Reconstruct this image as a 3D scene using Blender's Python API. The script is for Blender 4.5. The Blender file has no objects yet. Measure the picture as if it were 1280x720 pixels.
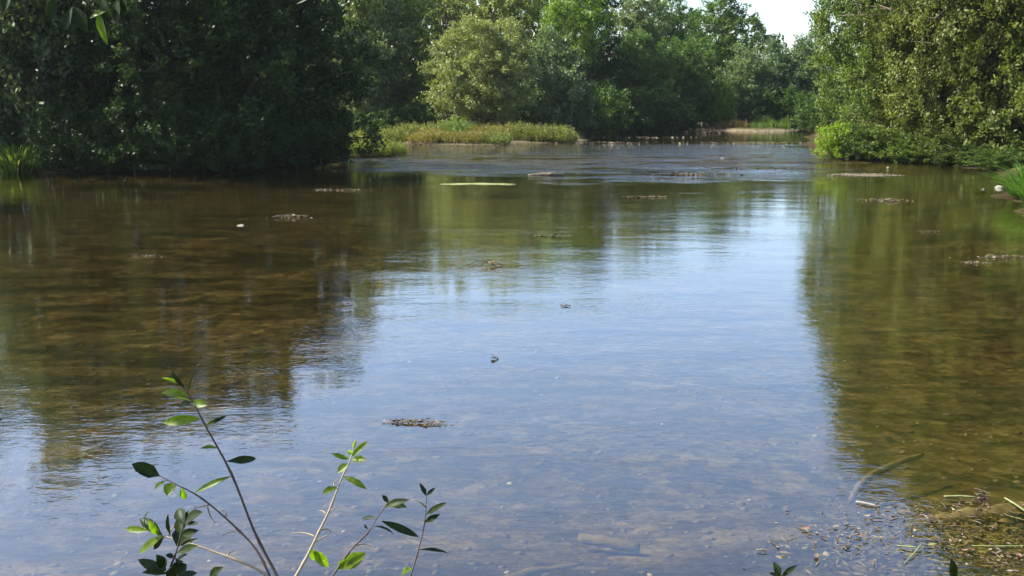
import bpy, math, random
import numpy as np
from mathutils import Vector, Matrix
SC = bpy.context.scene
COL = SC.collection
PI = math.pi

# ------------------------------------------------------------------ camera, world, sun, exposure
CAM_H = 3.0
PITCH = math.radians(11.0)
cam = bpy.data.cameras.new('camera'); cam_o = bpy.data.objects.new('camera', cam); COL.objects.link(cam_o)
cam_o.location = (0, 0, CAM_H); cam_o.rotation_euler = (PI/2 - PITCH, 0, 0)
cam.sensor_width = 36; cam.lens = 36.1; cam.clip_start = 0.05; cam.clip_end = 6000
SC.camera = cam_o

SUN_EL = math.radians(45); SUN_AZ = math.radians(-83)          # azimuth from the view direction (+Y), negative = to the left
w = bpy.data.worlds.new('World'); SC.world = w; w.use_nodes = True
nt = w.node_tree; nt.nodes.clear()
sky = nt.nodes.new('ShaderNodeTexSky'); sky.sky_type = 'NISHITA'; sky.sun_disc = False
sky.sun_elevation = SUN_EL; sky.sun_rotation = SUN_AZ
sky.altitude = 100; sky.air_density = 0.85; sky.dust_density = 1.8; sky.ozone_density = 1.2
bg = nt.nodes.new('ShaderNodeBackground'); bg.inputs[1].default_value = 0.14
wo = nt.nodes.new('ShaderNodeOutputWorld')
nt.links.new(sky.outputs[0], bg.inputs[0]); nt.links.new(bg.outputs[0], wo.inputs[0])

sl = bpy.data.lights.new('sun', 'SUN'); sl.energy = 5.0; sl.angle = math.radians(0.53); sl.color = (1.0, 0.95, 0.84)
so = bpy.data.objects.new('sun', sl); COL.objects.link(so)
SUN_DIR = Vector((math.sin(SUN_AZ)*math.cos(SUN_EL), math.cos(SUN_AZ)*math.cos(SUN_EL), math.sin(SUN_EL)))
so.rotation_euler = SUN_DIR.to_track_quat('Z', 'Y').to_euler(); so.location = (-40, 30, 60)

SC.view_settings.view_transform = 'Standard'; SC.view_settings.look = 'None'
SC.view_settings.exposure = 1.25; SC.view_settings.gamma = 1.0; SC.view_settings.use_curve_mapping = False
SC.cycles.max_bounces = 6; SC.cycles.diffuse_bounces = 2; SC.cycles.glossy_bounces = 3
SC.cycles.transmission_bounces = 3; SC.cycles.transparent_max_bounces = 8; SC.cycles.volume_bounces = 0
SC.cycles.use_denoising = True; SC.cycles.caustics_reflective = False; SC.cycles.caustics_refractive = False

# ------------------------------------------------------------------ measuring helpers (river surface is z = 0)
F = 1284.0
def ray(u, v):
    a = (u-640)/F; b = (v-360)/F
    return Vector((a, math.cos(PITCH) - b*math.sin(PITCH), -math.sin(PITCH) - b*math.cos(PITCH)))
def on_water(u, v, z=0.0):
    d = ray(u, v); t = (z-CAM_H)/d.z
    return Vector((d.x*t, d.y*t, z))
def at_dist(u, Y, z=0.0):
    d = ray(u, 360 + 0); dep = Y*math.cos(PITCH) + (CAM_H-z)*math.sin(PITCH)
    return Vector(((u-640)/F*dep, Y, z))
def at_depth(u, v, dep):
    return Vector((0, 0, CAM_H)) + ray(u, v)*dep

# ------------------------------------------------------------------ object helpers
def tag(o, label=None, cat=None, group=None, kind=None):
    if label: o['label'] = label
    if cat and kind != 'stuff': o['category'] = cat
    if group: o['group'] = group
    if kind: o['kind'] = kind
    return o
def empty(name, loc=(0, 0, 0), rz=0.0, sc=(1, 1, 1)):
    o = bpy.data.objects.new(name, None); COL.objects.link(o)
    o.location = loc; o.rotation_euler = (0, 0, rz); o.scale = sc; o.empty_display_size = 0.2
    return o
def link(name, me, parent=None, mats=None, color=None):
    o = bpy.data.objects.new(name, me); COL.objects.link(o)
    if parent: o.parent = parent
    if color: o.color = (*color, 1)
    return o
def np_mesh(name, verts, faces, mat=None, tint=None, smooth=False):
    """verts (n,3), faces (m,k) all of the same k"""
    verts = np.asarray(verts, np.float32); faces = np.asarray(faces, np.int32)
    me = bpy.data.meshes.new(name)
    n, (m, k) = len(verts), faces.shape
    me.vertices.add(n); me.vertices.foreach_set('co', verts.ravel())
    me.loops.add(m*k); me.loops.foreach_set('vertex_index', faces.ravel())
    me.polygons.add(m); me.polygons.foreach_set('loop_start', np.arange(0, m*k, k, dtype=np.int32))
    me.polygons.foreach_set('loop_total', np.full(m, k, np.int32))
    if smooth: me.polygons.foreach_set('use_smooth', np.ones(m, bool))
    if tint is not None:
        at = me.attributes.new('tint', 'FLOAT', 'FACE'); at.data.foreach_set('value', np.asarray(tint, np.float32))
    me.update(calc_edges=True); me.validate()
    if mat: me.materials.append(mat)
    return me
def tube_arrays(pts, rads, seg=6, cap=True):
    pts = [Vector(p) for p in pts]; V = []; Fc = []
    up = Vector((0.31, 0.17, 0.93))
    for i, p in enumerate(pts):
        t = (pts[min(i+1, len(pts)-1)] - pts[max(i-1, 0)]).normalized()
        s = t.cross(up); s = s.normalized() if s.length > 1e-4 else Vector((1, 0, 0))
        q = s.cross(t)
        for k in range(seg):
            a = 2*PI*k/seg
            V.append(p + (s*math.cos(a) + q*math.sin(a))*rads[i])
    for i in range(len(pts)-1):
        for k in range(seg):
            Fc.append((i*seg+k, i*seg+(k+1) % seg, (i+1)*seg+(k+1) % seg, (i+1)*seg+k))
    if cap:
        for base, sgn in ((0, 1), ((len(pts)-1)*seg, -1)):
            c = len(V); V.append(pts[0] if base == 0 else pts[-1])
            for k in range(seg):
                a, b = base+k, base+(k+1) % seg
                Fc.append((a, b, c, c) if sgn < 0 else (b, a, c, c))
    return V, Fc
class Mb:
    def __init__(s): s.v = []; s.f = []; s.t = []
    def add(s, V, Fc, t=0.5):
        o = len(s.v); s.v += [tuple(p) for p in V]
        for f in Fc:
            f = [i+o for i in dict.fromkeys(f)]
            s.f.append(f); s.t.append(t)
    def tube(s, pts, rads, seg=6, t=0.5, cap=True): s.add(*tube_arrays(pts, rads, seg, cap), t=t)
    def mesh(s, name, mat, smooth=True):
        me = bpy.data.meshes.new(name); me.from_pydata(s.v, [], s.f)
        at = me.attributes.new('tint', 'FLOAT', 'FACE'); at.data.foreach_set('value', np.asarray(s.t, np.float32))
        if smooth: me.polygons.foreach_set('use_smooth', np.ones(len(s.f), bool))
        me.materials.append(mat); me.update(); return me

# ------------------------------------------------------------------ materials
def N(m, t): return m.node_tree.nodes.new(t)
def new_mat(name):
    m = bpy.data.materials.new(name); m.use_nodes = True; m.node_tree.nodes.clear()
    return m
def L(m, a, b): m.node_tree.links.new(a, b)
def ramp(m, stops):
    r = N(m, 'ShaderNodeValToRGB'); e = r.color_ramp.elements
    while len(e) < len(stops): e.new(0.5)
    for el, (p, c) in zip(e, stops): el.position = p; el.color = (*c, 1)
    return r
def noise(m, scale, detail=4, rough=0.55, vec=None, dist=0.0):
    n = N(m, 'ShaderNodeTexNoise'); n.inputs['Scale'].default_value = scale; n.inputs['Detail'].default_value = detail
    n.inputs['Roughness'].default_value = rough; n.inputs['Distortion'].default_value = dist
    if vec is not None: L(m, vec, n.inputs['Vector'])
    return n
def math_n(m, op, a, b=None, clamp=False):
    n = N(m, 'ShaderNodeMath'); n.operation = op; n.use_clamp = clamp
    for i, x in enumerate((a, b)):
        if x is None: continue
        if hasattr(x, 'node'): L(m, x, n.inputs[i])
        else: n.inputs[i].default_value = x
    return n.outputs[0]
def mapping(m, vec, scale=(1, 1, 1), rot=(0, 0, 0)):
    n = N(m, 'ShaderNodeMapping'); L(m, vec, n.inputs[0]); n.inputs['Scale'].default_value = scale; n.inputs['Rotation'].default_value = rot
    return n.outputs[0]
def mixc(m, fac, a, b, mode='MIX'):
    n = N(m, 'ShaderNodeMix'); n.data_type = 'RGBA'; n.blend_type = mode
    for s, x in ((n.inputs[0], fac), (n.inputs[6], a), (n.inputs[7], b)):
        if hasattr(x, 'node'): L(m, x, s)
        elif isinstance(x, tuple): s.default_value = (*x, 1)
        else: s.default_value = x
    return n.outputs[2]

def leaf_mat(name, dark, light, rare, trans=0.35, rough=0.5, spec=0.32, tcol=(1.5, 1.6, 0.7)):
    """tint attribute: 0..0.9 dark to light leaf, above that a few yellowed ones; object colour multiplies"""
    m = new_mat(name)
    at = N(m, 'ShaderNodeAttribute'); at.attribute_name = 'tint'
    r = ramp(m, [(0, dark), (0.88, light), (0.94, rare), (1, rare)]); L(m, at.outputs['Fac'], r.inputs[0])
    rc = r.outputs[0]
    if name.startswith('near'):                                 # blotches and small brown spots on the leaves seen close by
        tc = N(m, 'ShaderNodeTexCoord'); nb = noise(m, 90, 5, 0.7, tc.outputs['Object']); br = ramp(m, [(0.3, (.55, .55, .5)), (0.6, (1.2, 1.15, 1.0))]); L(m, nb.outputs[0], br.inputs[0])
        rc = mixc(m, 1.0, rc, br.outputs[0], 'MULTIPLY'); ns = noise(m, 210, 2, 0.5, tc.outputs['Object']); sr = ramp(m, [(0.68, (0, 0, 0)), (0.74, (1, 1, 1))]); L(m, ns.outputs[0], sr.inputs[0])
        rc = mixc(m, math_n(m, 'MULTIPLY', sr.outputs[0], .7), rc, (.10, .06, .02))
    oi = N(m, 'ShaderNodeObjectInfo')
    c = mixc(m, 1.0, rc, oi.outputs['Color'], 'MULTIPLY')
    p = N(m, 'ShaderNodeBsdfPrincipled'); L(m, c, p.inputs['Base Color'])
    p.inputs['Roughness'].default_value = rough; p.inputs['Specular IOR Level'].default_value = spec
    t = N(m, 'ShaderNodeBsdfTranslucent'); L(m, mixc(m, 1.0, c, tcol, 'MULTIPLY'), t.inputs[0])
    mx = N(m, 'ShaderNodeMixShader'); mx.inputs[0].default_value = trans
    L(m, p.outputs[0], mx.inputs[1]); L(m, t.outputs[0], mx.inputs[2])
    o = N(m, 'ShaderNodeOutputMaterial'); L(m, mx.outputs[0], o.inputs[0])
    return m
def simple_mat(name, c1, c2, scale=8, rough=0.8, bump=0.0, stretch=(1, 1, 1), spec=0.3):
    m = new_mat(name); tc = N(m, 'ShaderNodeTexCoord')
    v = mapping(m, tc.outputs['Object'], stretch); n = noise(m, scale, 6, 0.65, v)
    r = ramp(m, [(0.3, c1), (0.7, c2)]); L(m, n.outputs[0], r.inputs[0])
    p = N(m, 'ShaderNodeBsdfPrincipled'); L(m, r.outputs[0], p.inputs['Base Color'])
    p.inputs['Roughness'].default_value = rough; p.inputs['Specular IOR Level'].default_value = spec
    if bump:
        b = N(m, 'ShaderNodeBump'); b.inputs['Strength'].default_value = 1; b.inputs['Distance'].default_value = bump
        L(m, n.outputs[0], b.inputs['Height']); L(m, b.outputs[0], p.inputs['Normal'])
    o = N(m, 'ShaderNodeOutputMaterial'); L(m, p.outputs[0], o.inputs[0]); return m
def tint_mat(name, stops, rough=0.8):
    m = new_mat(name); at = N(m, 'ShaderNodeAttribute'); at.attribute_name = 'tint'
    r = ramp(m, stops); L(m, at.outputs['Fac'], r.inputs[0])
    p = N(m, 'ShaderNodeBsdfPrincipled'); L(m, r.outputs[0], p.inputs['Base Color']); p.inputs['Roughness'].default_value = rough
    o = N(m, 'ShaderNodeOutputMaterial'); L(m, p.outputs[0], o.inputs[0]); return m

M = {}
M['leaf'] = leaf_mat('broad leaf', (0.030, 0.062, 0.012), (0.115, 0.175, 0.036), (0.16, 0.17, 0.035))
M['silver'] = leaf_mat('silvery leaf', (0.06, 0.095, 0.036), (0.20, 0.24, 0.11), (0.20, 0.20, 0.10), trans=0.3, rough=0.4, tcol=(1.4, 1.5, 0.8))
M['willow'] = leaf_mat('willow leaf', (0.14, 0.165, 0.05), (0.28, 0.31, 0.12), (0.27, 0.27, 0.10), trans=0.35, rough=0.45)
M['fresh'] = leaf_mat('fresh leaf', (0.085, 0.150, 0.014), (0.190, 0.280, 0.030), (0.22, 0.24, 0.04), trans=0.4)
M['bank'] = leaf_mat('bank tree leaf', (0.046, 0.074, 0.011), (0.165, 0.195, 0.042), (0.24, 0.18, 0.06), trans=0.32, rough=0.5, spec=0.3)
M['olive'] = leaf_mat('low bush leaf', (0.12, 0.130, 0.030), (0.26, 0.255, 0.075), (0.20, 0.13, 0.05), trans=0.3)
M['rust'] = leaf_mat('dry sorrel', (0.10, 0.10, 0.03), (0.19, 0.11, 0.05), (0.22, 0.10, 0.05), trans=0.25)
M['grassy'] = leaf_mat('grass blade', (0.05, 0.10, 0.014), (0.13, 0.20, 0.03), (0.22, 0.20, 0.07), trans=0.35)
M['bark'] = simple_mat('bark', (0.06, 0.046, 0.032), (0.22, 0.18, 0.13), 5, 0.9, 0.02, (1, 1, 0.25))
M['drift'] = simple_mat('wet driftwood', (0.06, 0.045, 0.03), (0.20, 0.16, 0.11), 9, 0.6, 0.006, (1, 1, 1))
M['moss'] = simple_mat('sunken mossy wood', (.035, .029, .010), (.125, .096, .036), 16, .85, .01, spec=0.0)
M['sunk'] = simple_mat('silted wood', (.070, .055, .022), (.13, .105, .047), 12, .9, .008, spec=0.0)
M['stone'] = simple_mat('pale stone', (0.13, 0.115, 0.09), (0.33, 0.30, 0.25), 14, 0.85, 0.01)

# ------------------------------------------------------------------ terrain: riverbed, banks, gravel bars
def P2(u, v): p = on_water(u, v); return (p.x, p.y)
CHAN = [(-34, 4.6), (-27, 10), (-24.5, 17), (-24, 25), (-24.5, 32), P2(-60, 212), P2(0, 211.5), P2(60, 213), P2(120, 215.5), P2(200, 217), P2(270, 216), P2(340, 212), P2(400, 205), P2(425, 199),
        P2(455, 197), P2(500, 194), P2(508, 190.5), P2(490, 183), P2(462, 174), P2(440, 168), P2(455, 162.5), P2(500, 164.5),
        P2(545, 163), P2(620, 165), P2(680, 167.5), P2(716, 167), P2(760, 164), P2(800, 162.5), P2(840, 160.5), P2(862, 156), P2(872, 152), P2(884, 152),
        P2(890, 157.5), P2(960, 160), P2(1012, 159), P2(1020, 165), P2(1010, 178), P2(1016, 192), P2(1040, 196.5), P2(1100, 199), P2(1160, 202), P2(1210, 206), P2(1246, 213),
        P2(1266, 224), P2(1276, 240), P2(1288, 262), P2(1310, 282), (18.5, 19), (21, 13), (22, 4.6)]
BAR = [P2(488, 178.5), P2(520, 180.8), P2(580, 181.8), P2(625, 181.8), P2(640, 178.5), P2(690, 178.2), P2(722, 176.8), P2(735, 174.8), P2(700, 172.2), P2(640, 171), P2(560, 170), P2(500, 171)]
ISLET = [P2(880, 161.8), P2(905, 163.6), P2(950, 164.6), P2(990, 164), P2(1000, 162), P2(960, 159), P2(900, 158)]
SHOAL = [P2(1035, 218.6), P2(1090, 220.4), P2(1130, 219.4), P2(1100, 217.2), P2(1060, 216.8)]
def sdist(X, Y, poly):
    """signed distance, negative inside"""
    P = np.array(poly, float); Q = np.roll(P, -1, 0)
    d = np.full(X.shape, 1e18); ins = np.zeros(X.shape, bool)
    for (ax, ay), (bx, by) in zip(P, Q):
        ex, ey = bx-ax, by-ay; wx, wy = X-ax, Y-ay
        t = np.clip((wx*ex+wy*ey)/(ex*ex+ey*ey+1e-12), 0, 1)
        d = np.minimum(d, (wx-ex*t)**2 + (wy-ey*t)**2)
        c = (ay <= Y) != (by <= Y)
        with np.errstate(divide='ignore', invalid='ignore'):
            xi = ax + (Y-ay)*ex/np.where(ey == 0, 1e-12, ey)
        ins ^= c & (X < xi)
    d = np.sqrt(d); return np.where(ins, -d, d)
def vnoise(X, Y, s, seed=0):
    rs = np.random.RandomState(seed); T = rs.rand(64, 64)
    x, y = X*s, Y*s; xi, yi = np.floor(x).astype(int), np.floor(y).astype(int); fx, fy = x-xi, y-yi
    fx = fx*fx*(3-2*fx); fy = fy*fy*(3-2*fy)
    g = lambda a, b: T[a % 64, b % 64]
    return (g(xi, yi)*(1-fx)+g(xi+1, yi)*fx)*(1-fy) + (g(xi, yi+1)*(1-fx)+g(xi+1, yi+1)*fx)*fy
def sst(x, a, b): t = np.clip((x-a)/(b-a), 0, 1); return t*t*(3-2*t)
def terrain(X, Y):
    X = np.asarray(X, float); Y = np.asarray(Y, float)
    n1 = vnoise(X, Y, 0.45, 1)-.5; n2 = vnoise(X, Y, 1.7, 2)-.5; n3 = vnoise(X, Y, 0.12, 3)-.5
    wob = n1*0.7 + n2*0.3
    d = sdist(X, Y, CHAN) + wob*0.5*sst(Y, 10, 25)
    bed = -0.36*sst(-d, -0.1, 3.5) - 0.10*sst(-d, 2, 8) + n3*0.10 + n1*0.05 + n2*0.03
    riff = sst(Y, 36, 46)*(1-sst(Y, 62, 72)); bed = bed*(1-0.45*riff)
    corner = sst(X, 0.4, 3.2)*(1-sst(Y, 6.2, 8.6)); bed = bed*(1-0.74*corner)
    bank = 0.24*sst(d, -0.1, 0.7) + 0.6*sst(d, 3, 18) + n1*0.12*sst(d, 0.5, 3) + n3*0.3*sst(d, 2, 10)
    px, py = P2(470, 192); bank = bank*(1-.6*(1-sst(np.hypot(X-px, Y-py), 2, 7)))
    z = np.where(d < 0, np.minimum(bed, bed*sst(-d, 0, .6)), bank)
    z = z + sst(np.hypot(X, Y-40), 80, 700)*12*(0.4+vnoise(X, Y, .006, 5))*sst(Y, 90, 200)
    z = np.maximum(z, np.where(Y < 4.9, np.minimum(1.45, 0.32*(4.6-Y) + 0.05*n2), -9))
    for poly, h in ((BAR, 0.12), (ISLET, 0.22), (SHOAL, 0.035)):
        di = sdist(X, Y, poly) + wob*0.35
        z = np.maximum(z, np.where(di < 1.2, -0.25*sst(di, 0, 1.2) + h*sst(-di, -0.05, 1.0) + 0.04*n2*(di < 0), -9))
    return z
def grow(a, b, step, far, k=1.35):
    c = list(np.arange(a, b+1e-6, step)); s = step
    while c[-1] < far: s *= k; c.append(c[-1]+s)
    return c
xs = np.array(sorted([-x for x in grow(22, 22, .5, 2200)[1:]] + list(np.arange(-22, 22.01, 0.36)) + grow(22, 22, .5, 2200)[1:]))
ys = np.array([-x for x in grow(0, 0, .6, 900)[1:]][::-1] + list(np.arange(0, 30, .36)) + list(np.arange(30, 84, .42)) + grow(84, 84, .5, 2500))
GX, GY = np.meshgrid(xs, ys); GZ = terrain(GX, GY)
def grid_faces(ny, nx):
    i = np.arange((ny-1)*nx).reshape(ny-1, nx)[:, :-1].ravel()
    return np.stack([i, i+1, i+nx+1, i+nx], 1)
GF = grid_faces(len(ys), len(xs)); GV = np.stack([GX, GY, GZ], -1).reshape(-1, 3)

def sandy(X, Y):
    a = np.zeros(X.shape)
    for poly, k in ((BAR, .35), (ISLET, .75), (SHOAL, .8)): a = np.maximum(a, k*(1-sst(sdist(X, Y, poly), .2, 1.2)))
    for u, v, q in ((10, 212, 2.6), (58, 212.5, 1.5), (1252, 236, .4)):
        x, y = P2(u, v); a = np.maximum(a, 1-sst(np.hypot(X-x, Y-y), q*.5, q))
    return a
def ground_mat():
    m = new_mat('riverbank and bed'); tc = N(m, 'ShaderNodeTexCoord'); pos = tc.outputs['Object']
    sep = N(m, 'ShaderNodeSeparateXYZ'); L(m, pos, sep.inputs[0])
    # wet bed: brown silt, gravel, streaks of dark weed combed by the current
    nb = noise(m, 1.25, 9, 0.72, mapping(m, pos, (1, 1.6, 1), (0, 0, .35)), 0.6)
    bed = ramp(m, [(0.32, (0.018, 0.015, 0.007)), (0.48, (0.048, 0.040, 0.018)), (0.62, (0.082, 0.068, 0.033)), (0.76, (0.16, 0.135, 0.08))]); L(m, nb.outputs[0], bed.inputs[0])
    peb = N(m, 'ShaderNodeTexVoronoi'); peb.inputs['Scale'].default_value = 7; L(m, mapping(m, pos, (1, 1, .3)), peb.inputs['Vector'])
    pebr = ramp(m, [(0.0, (0.35, 0.36, 0.34)), (1, (1.65, 1.6, 1.5))]); sp2 = N(m, 'ShaderNodeSeparateColor'); L(m, peb.outputs['Color'], sp2.inputs[0]); L(m, sp2.outputs[0], pebr.inputs[0])
    bed2 = mixc(m, 0.75, bed.outputs[0], pebr.outputs[0], 'MULTIPLY')
    fine = noise(m, 13, 6, 0.75, pos); finer = ramp(m, [(0.34, (0.35, 0.35, 0.35)), (0.66, (1.65, 1.65, 1.65))]); L(m, fine.outputs[0], finer.inputs[0])
    bed2 = mixc(m, 0.8, bed2, finer.outputs[0], 'MULTIPLY')
    weed = noise(m, 0.42, 5, 0.6, mapping(m, pos, (0.55, 2.6, 1), (0, 0, .42)), 0.8)
    wr = ramp(m, [(0.53, (0, 0, 0)), (0.61, (1, 1, 1))]); L(m, weed.outputs[0], wr.inputs[0])
    bed3 = mixc(m, math_n(m, 'MULTIPLY', wr.outputs[0], 0.8), bed2, (0.014, 0.014, 0.006))
    # dry banks
    ng = noise(m, 1.3, 6, 0.65, pos)
    dirt = ramp(m, [(0.35, (0.055, 0.045, 0.022)), (0.55, (0.09, 0.085, 0.035)), (0.7, (0.055, 0.085, 0.02))]); L(m, ng.outputs[0], dirt.inputs[0])
    sand = ramp(m, [(0.3, (0.17, 0.13, 0.085)), (0.7, (0.36, 0.30, 0.21))]); L(m, fine.outputs[0], sand.inputs[0])
    zz = math_n(m, 'ADD', sep.outputs[2], math_n(m, 'MULTIPLY', math_n(m, 'SUBTRACT', ng.outputs[0], 0.5), 0.18))
    f1 = N(m, 'ShaderNodeMapRange'); f1.inputs['From Min'].default_value = -0.02; f1.inputs['From Max'].default_value = 0.03; L(m, sep.outputs[2], f1.inputs[0])
    f2 = N(m, 'ShaderNodeMapRange'); f2.inputs['From Min'].default_value = 0.07; f2.inputs['From Max'].default_value = 0.16; L(m, zz, f2.inputs[0])
    sa = N(m, 'ShaderNodeAttribute'); sa.attribute_name = 'sand'
    mud = ramp(m, [(0.3, (0.026, 0.020, 0.011)), (0.7, (0.06, 0.048, 0.028))]); L(m, fine.outputs[0], mud.inputs[0])
    shore = mixc(m, sa.outputs['Fac'], mud.outputs[0], sand.outputs[0])
    c = mixc(m, f1.outputs[0], bed3, shore); c = mixc(m, f2.outputs[0], c, dirt.outputs[0])
    p = N(m, 'ShaderNodeBsdfPrincipled'); L(m, c, p.inputs['Base Color']); p.inputs['Roughness'].default_value = 0.9; p.inputs['Specular IOR Level'].default_value = 0.0
    b = N(m, 'ShaderNodeBump'); b.inputs['Distance'].default_value = 0.06; b.inputs['Strength'].default_value = 0.9
    L(m, math_n(m, 'ADD', nb.outputs[0], math_n(m, 'MULTIPLY', fine.outputs[0], 0.35)), b.inputs['Height']); L(m, b.outputs[0], p.inputs['Normal'])
    o = N(m, 'ShaderNodeOutputMaterial'); L(m, p.outputs[0], o.inputs[0]); return m
M['ground'] = ground_mat()
g = link('ground', np_mesh('ground', GV, GF, M['ground'], smooth=True)); sat = g.data.attributes.new('sand', 'FLOAT', 'POINT'); sat.data.foreach_set('value', sandy(GX, GY).ravel().astype(np.float32)); tag(g, kind='structure')

# ------------------------------------------------------------------ water surface
def water_mat():
    m = new_mat('river water'); tc = N(m, 'ShaderNodeTexCoord'); pos = tc.outputs['Object']
    sep = N(m, 'ShaderNodeSeparateXYZ'); L(m, pos, sep.inputs[0])
    def step(sock, a, b):
        r = N(m, 'ShaderNodeMapRange'); r.interpolation_type = 'SMOOTHSTEP'; r.inputs['From Min'].default_value = a; r.inputs['From Max'].default_value = b; L(m, sock, r.inputs[0]); return r.outputs[0]
    X, Y = sep.outputs[0], sep.outputs[1]
    patch = noise(m, 0.16, 3, 0.55, mapping(m, pos, (0.7, 1.5, 1)), 0.5)
    warp = math_n(m, 'MULTIPLY', math_n(m, 'SUBTRACT', patch.outputs[0], 0.5), 16)
    Yw = math_n(m, 'ADD', Y, warp); Xw = math_n(m, 'ADD', X, math_n(m, 'MULTIPLY', warp, 0.5))
    # the shallow riffle, rough water between the gravel bar and the right bank
    rif = math_n(m, 'MULTIPLY', math_n(m, 'MULTIPLY', step(Yw, 34, 45), math_n(m, 'SUBTRACT', 1.0, step(Y, 55, 60))), math_n(m, 'MULTIPLY', step(Xw, -9, -3.5), math_n(m, 'SUBTRACT', 1.0, step(Xw, 13.5, 17))))
    sk = noise(m, 0.6, 6, 0.7, mapping(m, pos, (0.34, 1.0, 1), (0, 0, .1)), 1.1)
    skr = ramp(m, [(0.42, (0.0,)*3), (0.56, (1.0,)*3)]); L(m, sk.outputs[0], skr.inputs[0])
    far = step(Y, 43, 50)
    rif = math_n(m, 'MULTIPLY', rif, math_n(m, 'MAXIMUM', far, skr.outputs[0]))
    w1 = noise(m, 2.6, 3, 0.6, mapping(m, pos, (0.75, 1.25, 1), (0, 0, .15)), 0.3)
    w2 = noise(m, 11, 2, 0.6, mapping(m, pos, (0.7, 1.35, 1), (0, 0, -.1)), 0.2)
    w3 = noise(m, 0.55, 2, 0.5, mapping(m, pos, (0.7, 1.3, 1)))
    patch2 = noise(m, 0.33, 3, 0.6, mapping(m, pos, (0.6, 1.7, 1)))
    calm = ramp(m, [(0.36, (0.25,)*3), (0.64, (1.0,)*3)]); L(m, patch2.outputs[0], calm.inputs[0])
    h = math_n(m, 'ADD', math_n(m, 'MULTIPLY', w1.outputs[0], 0.0042), math_n(m, 'MULTIPLY', w2.outputs[0], 0.0026))
    h = math_n(m, 'MULTIPLY', h, calm.outputs[0])
    h = math_n(m, 'ADD', h, math_n(m, 'MULTIPLY', w3.outputs[0], 0.007))
    w4 = noise(m, 1.0, 3, 0.6, mapping(m, pos, (0.35, 1.1, 1), (0, 0, .12)), 0.6)
    hr = math_n(m, 'ADD', math_n(m, 'MULTIPLY', w1.outputs[0], 0.060), math_n(m, 'ADD', math_n(m, 'MULTIPLY', w2.outputs[0], 0.008), math_n(m, 'MULTIPLY', w4.outputs[0], 0.14)))
    h = math_n(m, 'ADD', h, math_n(m, 'MULTIPLY', hr, rif))
    b = N(m, 'ShaderNodeBump'); b.inputs['Strength'].default_value = 1; b.inputs['Distance'].default_value = 1.0
    L(m, h, b.inputs['Height'])
    lw = N(m, 'ShaderNodeLayerWeight'); lw.inputs[0].default_value = 0.5; L(m, b.outputs[0], lw.inputs['Normal'])
    refl = math_n(m, 'ADD', math_n(m, 'MULTIPLY', math_n(m, 'POWER', lw.outputs['Facing'], 2.7), 0.95), 0.045)     # reflectance of water, the same from above and below
    gl = N(m, 'ShaderNodeBsdfGlossy'); gl.inputs['Roughness'].default_value = 0.03; L(m, b.outputs[0], gl.inputs['Normal']); gl.inputs[0].default_value = (1, 1, 1, 1)
    tr = N(m, 'ShaderNodeBsdfTransparent'); tr.inputs[0].default_value = (0.90, 0.83, 0.61, 1)
    mx = N(m, 'ShaderNodeMixShader'); L(m, refl, mx.inputs[0]); L(m, tr.outputs[0], mx.inputs[1]); L(m, gl.outputs[0], mx.inputs[2])
    o = N(m, 'ShaderNodeOutputMaterial'); L(m, mx.outputs[0], o.inputs[0]); return m
M['water'] = water_mat()
wx = np.linspace(-62, 24, 44); wy = np.linspace(3.5, 100, 49); WX, WY = np.meshgrid(wx, wy)
wa = link('river_water', np_mesh('river_water', np.stack([WX, WY, 0*WX], -1).reshape(-1, 3), grid_faces(49, 44), M['water'], smooth=True)); tag(wa, kind='structure')

# ------------------------------------------------------------------ foliage
def leaves_mesh(name, C, A, Nrm, Ln, Wd, tint, mat):
    """one four-cornered leaf per row: centre C, long axis A, rough facing Nrm"""
    A = A/np.linalg.norm(A, axis=1, keepdims=True)
    S = np.cross(A, Nrm); S /= np.linalg.norm(S, axis=1, keepdims=True)+1e-9
    Ln = Ln[:, None]; Wd = Wd[:, None]
    up = np.cross(S, A)
    V = np.stack([C-A*Ln*.5, C+S*Wd*.5-A*Ln*.06+up*Wd*.12, C+A*Ln*.5, C-S*Wd*.5-A*Ln*.06+up*Wd*.12], 1).reshape(-1, 3)
    n = len(C); Fc = np.arange(4*n, dtype=np.int32).reshape(n, 4)
    return np_mesh(name, V, Fc, mat, tint)
def unit(rs, n):
    v = rs.normal(size=(n, 3)); return v/np.linalg.norm(v, axis=1, keepdims=True)
def auto_lobes(seed, H, R, z0, prof, n=16):
    rs = np.random.RandomState(seed); out = []
    for i in range(n):
        t = (i+0.5)/n; t = min(1, max(0, t + rs.uniform(-.04, .04)))
        a = i*2.399 + rs.uniform(-.5, .5); pr = prof(t)*R
        lr = R*(0.37+0.17*rs.rand())*(0.55+0.45*prof(t))
        rad = max(0, pr-lr*0.75)*(0.75+0.4*rs.rand())
        out.append((rad*math.cos(a), rad*math.sin(a), z0+lr*.8+(H-z0-lr*1.7)*t, lr))
    out += [(0, 0, z0+(H-z0)*.3, R*.5), (0, 0, z0+(H-z0)*.6, R*.5)]
    if z0 < 1:                                                  # boughs hanging to the ground all round
        for i in range(7):
            a = i*2*PI/7+rs.uniform(-.3, .3); lr = R*rs.uniform(.30, .42); q = R*rs.uniform(.45, .72)
            out.append((q*math.cos(a), q*math.sin(a), z0+lr*rs.uniform(.55, .9), lr))
    return out
def egg(t): return math.sin(PI*min(1, (0.16+0.84*t))**0.85)**0.7 if t < 1 else 0.15
def cone(t): return 0.35+0.65*(1-t)**0.8 if t > .12 else .8
def vase(t): return 0.5+0.5*math.sin(PI*min(1, .1+.8*t))
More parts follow.
